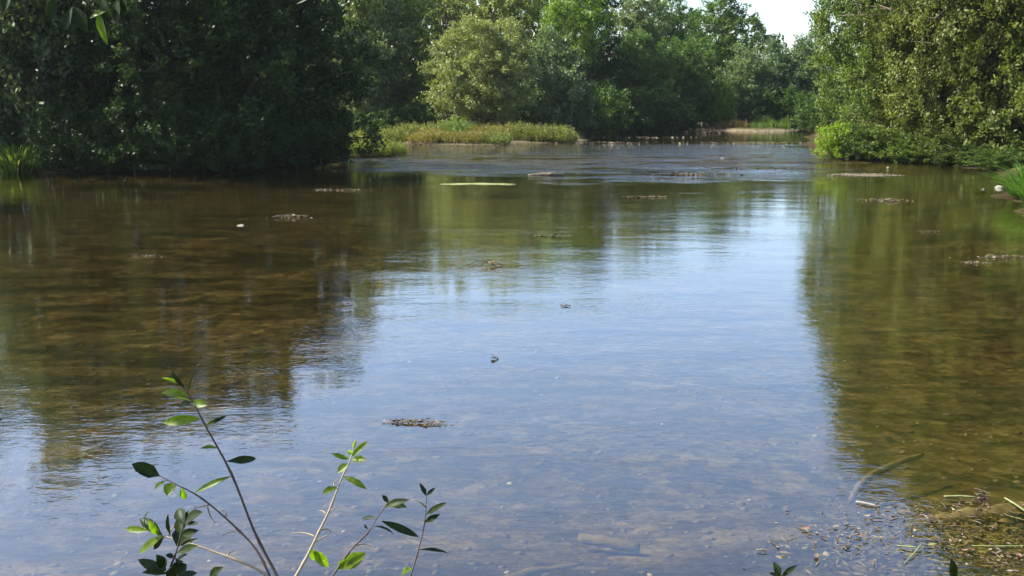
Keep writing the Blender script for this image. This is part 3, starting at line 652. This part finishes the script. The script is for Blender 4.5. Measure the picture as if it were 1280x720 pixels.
raft(1165, 290, .3, .06, 18, 'small twig scrap in the green reflection on the right', 7, .07, .02, 0, .6)
raft(612, 332, .4, .12, 24, 'bent twigs sticking up in the willow reflection', 8, .14, .08, 0, .9)
raft(690, 295, .35, .08, 16, 'pale scrap drifting at the right edge of the willow reflection', 9, .12, .03, 0, .1)
raft(806, 246.5, .9, .12, 22, 'pair of pale scraps drifting below the riffle', 10, .14, .03, 0, .1)
raft(432, 238, 1.2, .25, 46, 'scattered foam and debris flecks off the left point', 11, .12, .03, 0, .2)
raft(880, 166, 1.6, .5, 90, 'brown brushwood heap stranded left of the small islet', 12, .3, .3, 0, .6, pale=.6)
raft(790, 172, 5.5, .4, 90, 'line of stranded sticks and weed along the head of the riffle', 13, .20, .03, 0, .1, pale=.7)
raft(750, 178.6, 2.6, .35, 60, 'low weedy debris at the tip of the gravel bar', 14, .2, .04, 0, .1, pale=.7)
raft(940, 178.6, 5.0, .3, 80, 'thin line of sticks below the small islet', 15, .2, .03, 0, .1)
raft(865, 218, 1.6, .7, 80, 'brownish weed hummock breaking the riffle', 16, .14, .04, 0, .05, pale=.6)
raft(960, 211, 2.2, .4, 60, 'thin weed streak in the right part of the riffle', 17, .14, .03, 0, .05, pale=.6)
for (u, v, lab, s) in ((708, 383, 'dark curled leaf floating in the bright sky reflection', .09), (619, 449, 'tiny dark leaf floating below the dark curled one', .07)):
    p = on_water(u, v); o = link('floating_leaf', litter_mesh('floating_leaf', int(u), 7, s, s*.3, s*.7, .03, .2, .2)); o.location = (p.x, p.y, 0); tag(o, lab, 'leaf', 'dark leaves floating mid river')
# algae mat
def mat_mesh(name, seed, lx, ly, mat, n=48, h=.012):
    rs = np.random.RandomState(seed); mb = Mb(); V = [Vector((0, 0, h))]; ph = rs.rand(4)*6
    for ring, (q, z) in enumerate(((.55, h*1.1), (.9, h*.8), (1.0, -.01))):
        for i in range(n):
            a = 2*PI*i/n; k = q*(1+.2*math.sin(3*a+ph[0])+.16*math.sin(7*a+ph[1])+.12*math.sin(13*a+ph[2])+.1*math.sin(22*a+ph[3]))
            V.append(Vector((lx*k*math.cos(a), ly*k*math.sin(a), z+.4*h*rs.rand())))
    Fc = [(0, 1+i, 1+(i+1) % n) for i in range(n)]
    for r in range(2): Fc += [(1+r*n+i, 1+(r+1)*n+i, 1+(r+1)*n+(i+1) % n, 1+r*n+(i+1) % n) for i in range(n)]
    mb.add(V, Fc); return mb.mesh(name, mat)
M['algae'] = simple_mat('pale algae', (.13, .155, .05), (.26, .285, .12), 9, .8, .01)
for (u, v, lx, ly, lab, sd) in ((597, 230, .95, .20, 'pale green algae mat floating below the gravel bar', 3), (636, 230.6, .2, .08, 'small pale scrap of algae at the right end of the larger mat', 4)):
    p = on_water(u, v); o = link('algae_mat', mat_mesh('algae_mat', sd, lx, ly, M['algae'])); o.location = (p.x, p.y, .004); tag(o, lab, 'algae', 'algae mats')
def log(name, pts, rads, lab, mat='drift', cat='log', seg=10, extra=None):
    b = Vector(pts[0]); mb = Mb(); P_ = [Vector(p)-b for p in pts]
    fine = []; fr = []
    for i in range(len(P_)-1):
        for k in range(5): t = k/5; fine.append(P_[i].lerp(P_[i+1], t)); fr.append(rads[i]*(1-t)+rads[i+1]*t)
    fine.append(P_[-1]); fr.append(rads[-1]); rs = random.Random(len(pts)*7+int(b.x*10))
    fr = [r*rs.uniform(.88, 1.12) for r in fr]; fine = [p+Vector((rs.uniform(-1, 1), rs.uniform(-1, 1), rs.uniform(-1, 1)))*r*.12 for p, r in zip(fine, fr)]
    mb.tube(fine, fr, seg); o = link(name, mb.mesh(name, M[mat])); o.location = b; tag(o, lab, cat); return o
def W(u, v, z): p = on_water(u, v, 0); return (p.x, p.y, z)
log('driftwood', [W(660, 219, .0), W(680, 219, .03), W(690, 219.2, .035), W(706, 218.6, .0)], [.03, .07, .08, .03], 'short dark driftwood log lying in the riffle')
log('sunken_branch', [W(1064, 612, -.10), W(1072, 600, -.08), W(1090, 584, -.07), W(1115, 572, -.07), W(1154, 556, -.09)], [.02, .03, .032, .028, .02], 'curved sunken branch under the water at the lower right', cat='branch', mat='sunk')
log('sunken_log', [W(724, 647, -.16), W(755, 653, -.14), W(800, 659, -.16)], [.035, .042, .036], 'short pale sunken log under the bright lower middle water', mat='sunk')
log('sunken_log', [W(600, 700, -.2), W(660, 686, -.18), W(728, 672, -.2)], [.03, .035, .02], 'long thin sunken log at the bottom middle of the river', mat='sunk')
log('fallen_log', [W(1105, 652, -.12), W(1140, 650, -.09), W(1180, 645, -.078), W(1235, 638, -.072), W(1300, 629, -.06), W(1360, 620, -.03)], [.03, .07, .09, .10, .09, .08], 'mossy half sunken log at the lower right corner', mat='moss')
log('floating_stick', [W(1070, 629, .012), W(1084, 632, .015), W(1100, 635, .01)], [.008, .010, .008], 'pale broken stick floating left of the half sunken log', mat='stone', cat='stick', seg=6)
M['stalk'] = simple_mat('green stalk', (.16, .20, .06), (.24, .28, .10), 20, .5)
for pts, lab in (([W(1122, 684, .012), W(1138, 687, .02), W(1151, 688, .02)], 'light green snapped reed lying flat at the lower right'), ([W(1152, 684, .025), W(1142, 695, .015), W(1130, 706, .01)], 'light green reed slanting toward the viewer at the lower right'),
                 ([W(1215, 684, .01), W(1250, 685, .012), W(1300, 684, .01)], 'thin green stem lying along the right edge below the log')):
    log('reed_stalk', pts, [.003, .005, .002], lab, mat='stalk', cat='reed', seg=6)
log('reed_stalk', [W(1255, 632, .06), W(1268, 638, .05), W(1290, 648, .02)], [.006, .007, .005], 'yellow straw lying across the half sunken log', mat='algae', cat='reed', seg=6)
log('floating_stick', [W(1180, 622, .01), W(1200, 622.5, .015), W(1220, 623, .01)], [.006, .008, .006], 'thin straw coloured stick pointing at the dark lump on the log', mat='algae', cat='stick', seg=6)
raft(1226, 628, .055, .05, 60, 'dark knobbly lump of debris stuck on the half sunken log', 20, .035, .09, name='debris_lump', pale=.75)
raft(1140, 668, 1.0, .42, 150, 'scattered husks and leaf crumbs in the shallows at the lower right', 21, .022, .006, .1, .3)
raft(1255, 700, .45, .25, 80, 'crowd of husks and crumbs in the lower right corner', 22, .021, .006, 0, .3)
raft(1030, 672, .7, .35, 45, 'sparse drifting bits left of the lower right shallows', 23, .025, .005, .3, .4)
raft(1180, 640, .8, .2, 90, 'straw and leaf crumbs lodged along the half sunken log', 24, .024, .02, .05, .5)
rs = np.random.RandomState(91); q_ = []
for i in range(4200):
    u, v = 1195+rs.normal()*85, 658+rs.normal()*24
    if v < 622: continue
    p = on_water(u, min(v, 716)); q_.append((p.x, p.y, 0))
C = np.array(q_); zb = terrain(C[:, 0], C[:, 1]); C[:, 2] = zb+rs.rand(len(C))**1.3*(-.004-zb); n_ = len(C); A = rs.normal(size=(n_, 3))*np.array([1.3, .6, .10]); Nn = rs.normal(size=(n_, 3))*.4+np.array([0, 0, 1])
M['weed'] = tint_mat('matted dead weed', [(0, (.03, .024, .008)), (.5, (.09, .07, .022)), (.85, (.16, .125, .045)), (1, (.16, .15, .04))], .85)
o = link('sunken_weed', leaves_mesh('sunken weed', C, A, Nn, .03+.09*rs.rand(n_)**2, .008+.016*rs.rand(n_), rs.rand(n_), M['weed'])); tag(o, 'matted brown weed sunk around the log at the lower right', kind='stuff')
# single fallen leaves and husks that can be told apart
GLF = 'fallen leaves floating at the lower right'
def one_leaf(u, v, l, rz, t, lab, name='fallen_leaf'):
    mb = Mb(); V = []
    for i, (q, wd) in enumerate(((-.5, .05), (-.25, .42), (.05, .5), (.3, .32), (.5, .02))):
        zc = .01+.12*l*(q*q*4*.4); V += [Vector((q*l, wd*l*.5, zc+.08*l*wd)), Vector((q*l, 0, zc)), Vector((q*l, -wd*l*.5, zc+.05*l*wd))]
    mb.add(V, [(i*3+k, (i+1)*3+k, (i+1)*3+k+1, i*3+k+1) for i in range(4) for k in range(2)], t)
    p = on_water(u, v); o = link(name, mb.mesh(name, LIT)); o.location = (p.x, p.y, .004); o.rotation_euler = (0, 0, rz); tag(o, lab, 'leaf', GLF)
for u, v, l, rz, t, lab in ((1007, 663, .07, .3, 1.0, 'rusty curled leaf at the left edge of the lower right litter'), (1021, 697, .065, 1.2, .62, 'pinkish dead leaf by the small dark plant tip'),
    (979, 693, .06, .1, .6, 'tan leaf floating just above the small dark plant tip'), (1045, 660, .05, .4, .75, 'pale husk between the rusty leaf and the log'), (1074, 672, .05, 2, 1.0, 'red brown scrap in the middle of the lower right litter'),
    (1164, 683, .055, .4, .9, 'yellow green leaf beside the snapped reed'), (1200, 678, .035, 1, .8, 'whitish round husk above the dark plant tip at lower right'), (1206, 690, .05, .2, 1.0, 'rusty scrap under the whitish husk'),
    (1238, 689, .035, .6, .8, 'paired pale husk near the right edge litter'), (1275, 697, .045, 1.5, 1.0, 'orange brown scrap at the extreme lower right'), (1262, 716, .045, .2, .8, 'white husk at the bottom edge on the right'),
    (1110, 637, .05, .3, .62, 'tan leaf at the right end of the pale floating stick'), (1084, 647, .05, .2, .8, 'whitish sliver left of the half sunken log')):
    one_leaf(u, v, l, rz, t, lab)

# pebbles of the bed, waterworn gravel of bars: joined small geometry
def pebbles(name, label, n, seed, fn, smin, smax, mat=None):
    rs = np.random.RandomState(seed); V = []; Fc = []; T_ = []
    base = np.array([(1, 0, 0), (0, 1, 0), (-1, 0, 0), (0, -1, 0), (0, 0, .7), (0, 0, -.7)], float); ff = np.array([(0, 1, 4), (1, 2, 4), (2, 3, 4), (3, 0, 4), (1, 0, 5), (2, 1, 5), (3, 2, 5), (0, 3, 5)])
    XY = np.array([fn(rs) for _ in range(n)]); Z = terrain(XY[:, 0], XY[:, 1])
    for (x, y), z in zip(XY, Z):
        s = smin*(smax/smin)**rs.rand()**1.6; a = rs.rand()*6.28; c, sn = math.cos(a), math.sin(a)
        q = base*np.array([s, s*rs.uniform(.55, .9), s*rs.uniform(.4, .7)])*(1+.25*rs.uniform(-1, 1, (6, 1)))
        q = np.stack([q[:, 0]*c-q[:, 1]*sn, q[:, 0]*sn+q[:, 1]*c, q[:, 2]], 1)+np.array([x, y, z+.1*s])
        Fc.append(ff+len(V)*6); V.append(q); T_ += [rs.rand()]*8
    o = link(name, np_mesh(name, np.concatenate(V), np.concatenate(Fc), mat or PEB, T_)); tag(o, label, 'pebbles', kind='stuff'); return o
PEB = tint_mat('pebble', [(0, (.035, .027, .014)), (.7, (.075, .058, .032)), (.93, (.11, .09, .055)), (1, (.26, .23, .18))], .9)
GRV = tint_mat('bar gravel', [(0, (.07, .055, .035)), (.7, (.16, .13, .09)), (1, (.30, .27, .22))], .9)
def near_bed(rs): y = 4.8+9*rs.rand()**1.5; return (rs.uniform(-.55, .55)*y, y)
pebbles('bed_pebbles', 'brown pebbles lying on the shallow river bed near the viewer', 2400, 70, near_bed, .010, .055)
def on_poly(poly, grow_=.5):
    P = np.array(poly); c = P.mean(0)
    def f(rs):
        i = rs.randint(len(P)); a = P[i]*(1-(t := rs.rand()))+P[(i+1) % len(P)]*t; k = rs.uniform(.86, 1.03); return tuple(c+(a-c)*k)
    return f
pebbles('bar_gravel', 'pale gravel along the edges of the gravel bar', 500, 71, on_poly(BAR), .02, .07, GRV)
pebbles('bar_gravel', 'pale gravel along the sandy front of the far islet', 500, 72, on_poly(ISLET), .03, .10, GRV)
pebbles('bar_gravel', 'gravel of the low sand shoal by the right bank', 500, 73, on_poly(SHOAL), .02, .06, GRV)

# ------------------------------------------------------------------ near plants: shoots in front of the viewer
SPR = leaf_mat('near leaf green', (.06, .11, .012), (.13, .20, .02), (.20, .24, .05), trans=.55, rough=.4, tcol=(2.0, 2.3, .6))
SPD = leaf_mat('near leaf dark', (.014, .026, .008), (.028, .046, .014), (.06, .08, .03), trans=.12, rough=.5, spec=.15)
M['twig_dark'] = simple_mat('dark twig', (.05, .035, .028), (.10, .07, .05), 40, .7)
M['twig_pale'] = simple_mat('pale twig', (.20, .16, .10), (.34, .28, .19), 40, .7)
CAM_R = cam_o.matrix_basis.to_3x3() if False else Matrix.Rotation(PI/2-PITCH, 3, 'X')
def leaf_blade(b, t, wd, mat, seed, curl=.15, tint=.5):
    """a pointed leaf with a midrib fold, seven stations, from base b to tip t"""
    rs = random.Random(seed); ax = t-b; l = ax.length; ax = ax.normalized()
    facing = (Vector((rs.uniform(-.5, .5), -.75+rs.uniform(-.3, .3), .75+rs.uniform(-.4, .3)))).normalized()
    s = ax.cross(facing).normalized(); n = s.cross(ax).normalized(); mb = Mb(); V = []
    prof = [w_*rs.uniform(.88, 1.1) for w_ in (.06, .5, .88, 1, .9, .6, .04)]; curl *= rs.uniform(.6, 1.5)
    for i, w_ in enumerate(prof):
        q = i/6; c = b+ax*l*q+n*(curl*l*(q-q*q)) - n*curl*l*.35*q*q
        hw = wd*.5*w_; V += [c+s*hw+n*hw*.35, c+s*hw*.5+n*hw*.12, c, c-s*hw*.5+n*hw*.12, c-s*hw+n*hw*.35]
    Fc = [(i*5+k, i*5+k+1, (i+1)*5+k+1, (i+1)*5+k) for i in range(6) for k in range(4)]
    mb.add(V, Fc, tint); return mb.mesh('leaf', mat)
def shoot(name, label, dep, stem, r0, twig, leaves, group='shoots growing up in front of the viewer', tendrils=(), root=None, dd=0.0):
    pts = [at_depth(u, v, dep+dd*i/len(stem)) for i, (u, v) in enumerate(stem)]
    if root is None:
        a = pts[0]; g0 = Vector((a.x*.95, a.y-.12, 0)); g0.z = float(terrain(np.array([g0.x]), np.array([g0.y]))[0])-.05
        pts = [g0, g0.lerp(a, .5)+Vector((.01, 0, 0))] + pts
    base = pts[0]; o = empty(name, base); tag(o, label, 'plant', group); o['category'] = 'plant'
    fine = []; k = len(pts)
    for i in range(k-1):
        p0, p1, p2, p3 = pts[max(i-1, 0)], pts[i], pts[i+1], pts[min(i+2, k-1)]
        if root is None and i == 2: p0 = p1*2-p2
        for j in range(4):
            t = j/4
            if root is None and i < 2: fine.append(p1.lerp(p2, t)); continue
            fine.append(.5*((2*p1)+(p2-p0)*t+(2*p0-5*p1+4*p2-p3)*t*t+(3*p1-p0-3*p2+p3)*t**3))
    fine.append(pts[-1]); m = len(fine)
    rs = random.Random(hash(label) % 999 if False else len(label))
    mb = Mb(); mb.tube([p-base for p in fine], [r0*.8*(1-.75*i/m)*(1.35 if i % 5 == 0 else 1) for i in range(m)], 7); link('stem', mb.mesh('stem', M[twig]), o)
    for (u0, v0, u1, v1, wd, kd) in leaves:
        de = dep+dd*.6+rs.uniform(-.02, .02); b = at_depth(u0, v0, de)-base; t = at_depth(u1, v1, de+rs.uniform(-.03, .03))-base
        near = min(fine, key=lambda p: (p-base-b).length)
        if (near-base-b).length < .06: b = b.lerp(near-base, .75)
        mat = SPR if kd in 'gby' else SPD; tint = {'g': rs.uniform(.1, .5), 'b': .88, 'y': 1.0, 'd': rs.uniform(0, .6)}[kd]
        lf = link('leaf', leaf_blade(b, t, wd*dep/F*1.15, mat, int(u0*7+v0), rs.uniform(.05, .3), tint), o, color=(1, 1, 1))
    if tendrils:
        tb = Mb()
        for (u0, v0, u1, v1, u2, v2) in tendrils:
            a, b, c = (at_depth(u, v, dep+dd*.6)-base for u, v in ((u0, v0), (u1, v1), (u2, v2)))
            a = a.lerp(min(fine, key=lambda p: (p-base-a).length)-base, .8)
            tb.tube([a.lerp(b, t).lerp(b.lerp(c, t), t) for t in (0, .2, .4, .6, .8, 1)], [.0014, .0013, .0011, .0009, .0007, .0004], 5)
        tag(link('tendrils', tb.mesh('tendrils', M['twig_pale']), o), kind='stuff')
    return o
shoot('leafy_shoot', 'tall dark stemmed shoot with bright backlit leaves leaning left, tallest of the shoots', 1.65,
      [(352, 735), (342, 712), (318, 665), (289, 592), (257, 533), (242, 504), (226, 478)], .0042, 'twig_dark',
      [(226, 478, 202, 472, 6, 'b'), (229, 481, 243, 464, 2.5, 'd'), (226, 476, 214, 464, 6, 'd'), (231, 492, 201, 489, 11, 'b'), (230, 495, 214, 496, 8, 'g'), (236, 502, 222, 509, 9, 'd'), (238, 501, 258, 506, 10, 'g'),
       (245, 523, 202, 528, 12, 'b'), (258, 533, 270, 524, 5, 'y'), (268, 526, 283, 520, 5, 'd'), (272, 564, 252, 559, 6, 'g'), (288, 580, 322, 573, 9, 'd'), (292, 604, 242, 616, 8, 'g')], dd=.12)
shoot('leafy_shoot', 'arching thin shoot ending in a curled dead leaf at its left tip', 1.6,
      [(338, 722), (320, 687), (291, 656), (252, 623), (217, 604), (190, 590)], .0032, 'twig_dark',
      [(193, 592, 165, 580, 16, 'd'), (188, 588, 170, 588, 10, 'd'), (212, 603, 190, 612, 5, 'g'), (209, 602, 209, 619, 14, 'g'), (233, 615, 231, 625, 9, 'g')],
      tendrils=[(281, 646, 284, 634, 276, 640), (305, 672, 292, 660, 276, 671), (262, 633, 250, 634, 238, 636), (250, 650, 262, 648, 270, 654)], dd=.08)
shoot('leafy_shoot', 'pale low shoot with two bright leaves at its left end', 1.62,
      [(345, 732), (322, 712), (282, 695), (242, 681), (215, 673), (196, 668), (180, 660)], .0034, 'twig_pale',
      [(182, 661, 155, 661, 8, 'b'), (204, 668, 172, 692, 11, 'b'), (196, 664, 174, 647, 12, 'd'), (192, 670, 186, 651, 9, 'g'), (204, 672, 191, 688, 6, 'd'), (208, 662, 209, 643, 7, 'd'), (180, 647, 183, 639, 5, 'd')],
      tendrils=[(287, 697, 287, 690, 294, 688), (210, 660, 216, 657, 221, 654), (190, 655, 192, 650, 195, 648)], dd=.06)
shoot('leafy_shoot', 'shaded cluster of dark rounded leaves low at the left', 1.5,
      [(208, 735), (212, 712), (220, 690), (226, 668), (231, 652)], .0034, 'twig_dark',
      [(222, 684, 232, 660, 22, 'd'), (229, 668, 225, 646, 14, 'd'), (231, 660, 222, 634, 13, 'd'), (232, 655, 252, 640, 14, 'd'), (233, 655, 236, 638, 8, 'd'), (236, 662, 247, 654, 6, 'd'), (233, 670, 247, 663, 9, 'd'), (228, 680, 247, 673, 5, 'd'),
       (224, 695, 246, 682, 9, 'd'), (215, 697, 207, 694, 6, 'd'), (218, 700, 228, 703, 8, 'd'), (190, 710, 172, 699, 12, 'd'), (190, 706, 196, 694, 11, 'd'), (194, 716, 207, 702, 13, 'd'), (200, 717, 178, 715, 8, 'd'), (210, 722, 220, 708, 12, 'd'),
       (222, 724, 233, 705, 17, 'd'), (230, 704, 234, 692, 5, 'd'), (262, 724, 277, 709, 11, 'd'), (238, 724, 247, 715, 9, 'd'), (204, 714, 188, 724, 9, 'd')])
shoot('leafy_shoot', 'pale straight shoot with small bright leaves at its top', 1.6,
      [(360, 738), (370, 720), (384, 695), (399, 664), (412, 637), (425, 603), (438, 574), (444, 553)], .0040, 'twig_pale',
      [(442, 566, 459, 551, 7, 'b'), (441, 564, 434, 565, 5, 'b'), (432, 573, 414, 567, 6, 'g'), (444, 575, 458, 575, 9, 'b'), (436, 577, 422, 591, 10, 'b'), (431, 599, 458, 610, 8, 'g'), (419, 606, 403, 616, 8, 'g'),
       (384, 684, 398, 700, 11, 'b'), (396, 692, 411, 709, 12, 'b'), (440, 557, 445, 550, 4, 'y')],
      tendrils=[(394, 672, 384, 664, 363, 666), (408, 645, 414, 636, 423, 633), (407, 640, 402, 636, 397, 639), (399, 662, 408, 658, 414, 665), (393, 676, 402, 672, 411, 668), (416, 608, 412, 604, 424, 598)], dd=.1)
shoot('leafy_shoot', 'thin dark shoot with a large bright leaf at its foot, second from the right', 1.58,
      [(405, 738), (417, 718), (439, 687), (459, 667), (471, 648), (487, 625)], .0030, 'twig_dark',
      [(484, 632, 510, 624, 9, 'd'), (486, 632, 508, 633, 9, 'd'), (468, 647, 451, 648, 5, 'd'), (494, 662, 524, 671, 10, 'd'), (470, 657, 494, 666, 4, 'd'), (488, 626, 478, 619, 6, 'd'), (428, 716, 457, 691, 15, 'b'), (426, 714, 434, 699, 9, 'b'), (456, 661, 456, 656, 4, 'd')],
      tendrils=[(444, 684, 452, 678, 464, 683)], dd=.08)
shoot('leafy_shoot', 'slim upright shoot with narrow dark leaves, rightmost of the shoots', 1.6,
      [(505, 738), (513, 720), (523, 687), (531, 653), (533, 620)], .0028, 'twig_dark',
      [(532, 620, 525, 604, 5, 'd'), (534, 619, 544, 610, 5, 'd'), (533, 642, 558, 628, 7, 'd'), (532, 653, 549, 643, 7, 'd'), (524, 688, 562, 690, 5, 'd'), (512, 711, 500, 719, 12, 'b')],
      tendrils=[(531, 633, 524, 624, 514, 625)], dd=.05)
shoot('weed_tip', 'dark pointed weed tip with two leaves at the bottom right of centre', 1.5, [(972, 748), (974, 733), (975, 722)], .003, 'twig_dark',
      [(975, 722, 968, 702, 8, 'd'), (976, 722, 997, 706, 6, 'd'), (974, 722, 962, 716, 5, 'd')], group='weed tips at the bottom edge')
shoot('weed_tip', 'single dark pointed weed tip at the bottom edge near the right corner', 1.5, [(1192, 748), (1192, 735), (1191, 726)], .003, 'twig_dark',
      [(1191, 727, 1190, 699, 10, 'd'), (1193, 727, 1197, 708, 7, 'd')], group='weed tips at the bottom edge')

# overhanging bough of a tree standing at the viewer's left: its trunk is out of the frame
ob = empty('overhanging_tree', (-3.2, -0.4, 1.3)); tag(ob, 'tree whose dark leaves hang into the top left corner of the picture', 'tree')
B0 = Vector(ob.location); mb = Mb(); mb.tube([(0, 0, -.3), (.05, .05, 1), (.1, .1, 2.2), (.05, .3, 4.5)], [.16, .13, .11, .07], 10); link('trunk', mb.mesh('trunk', M['bark']), ob)
mb = Mb(); tips = [at_depth(80, -12, 2.4)-B0, at_depth(148, -14, 2.4)-B0, at_depth(8, -10, 2.4)-B0, at_depth(412, -16, 2.6)-B0, at_depth(60, -40, 2.3)-B0]
s0 = Vector((.1, .1, 2.2)); j = tips[4]; mb.tube([s0, s0.lerp(j, .5)+Vector((0, 0, .25)), j], [.05, .03, .014], 7)
for t in tips[:4]: mb.tube([j, j.lerp(t, .5)+Vector((0, 0, .07)), t], [.010, .006, .002], 5)
link('bough', mb.mesh('bough', M['twig_dark']), ob)
for i, (u0, v0, u1, v1, wd, kd) in enumerate([(92, 8, 108, 40, 15, 'd'), (90, 8, 82, 38, 11, 'd'), (70, -6, 60, 24, 12, 'd'), (128, -4, 138, 24, 13, 'd'), (150, -12, 156, 14, 10, 'd'), (122, 12, 133, 55, 9, 'g'), (14, -10, 4, 14, 12, 'd'), (132, 14, 112, 22, 8, 'g'),
        (148, -4, 146, 30, 14, 'd'), (40, -12, 48, 10, 10, 'd'), (410, -10, 432, 36, 6, 'd'), (418, -8, 424, 28, 5, 'd'), (404, -14, 370, 4, 7, 'd')]):
    dp = 2.4 if u0 < 300 else 2.6
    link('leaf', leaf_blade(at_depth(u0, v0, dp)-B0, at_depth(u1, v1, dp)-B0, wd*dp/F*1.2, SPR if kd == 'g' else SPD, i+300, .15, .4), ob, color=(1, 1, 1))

# low grass on the near bank that carries the shoots
rs = np.random.RandomState(80); nb = []
while len(nb) < 2600:
    x, y = rs.uniform(-3.5, 3.5), rs.uniform(-1.5, 4.3)
    nb.append((x, y, float(terrain(np.array([x]), np.array([y]))[0])))
o = link('grass', blade_mesh('grass', 81, len(nb), 1, .22, M['grassy'], .005, .5, base=nb), color=(.9, 1, .8)); tag(o, 'short grass on the near bank below the shoots', 'grass', kind='stuff')

# ------------------------------------------------------------------ air
hm = new_mat('summer haze'); pv = N(hm, 'ShaderNodeVolumePrincipled'); pv.inputs['Color'].default_value = (.80, .90, 1.0, 1); pv.inputs['Density'].default_value = 0.00016; pv.inputs['Anisotropy'].default_value = 0.2
ho = N(hm, 'ShaderNodeOutputMaterial'); L(hm, pv.outputs[0], ho.inputs['Volume'])
hx = (-130, 130); hy = (-40, 190); hz = (-3, 24)
hv = [(x, y, z) for z in hz for y in hy for x in hx]
hb = link('haze', np_mesh('haze', hv, [(0, 2, 3, 1), (4, 5, 7, 6), (0, 1, 5, 4), (2, 6, 7, 3), (0, 4, 6, 2), (1, 3, 7, 5)], hm)); tag(hb, kind='stuff')
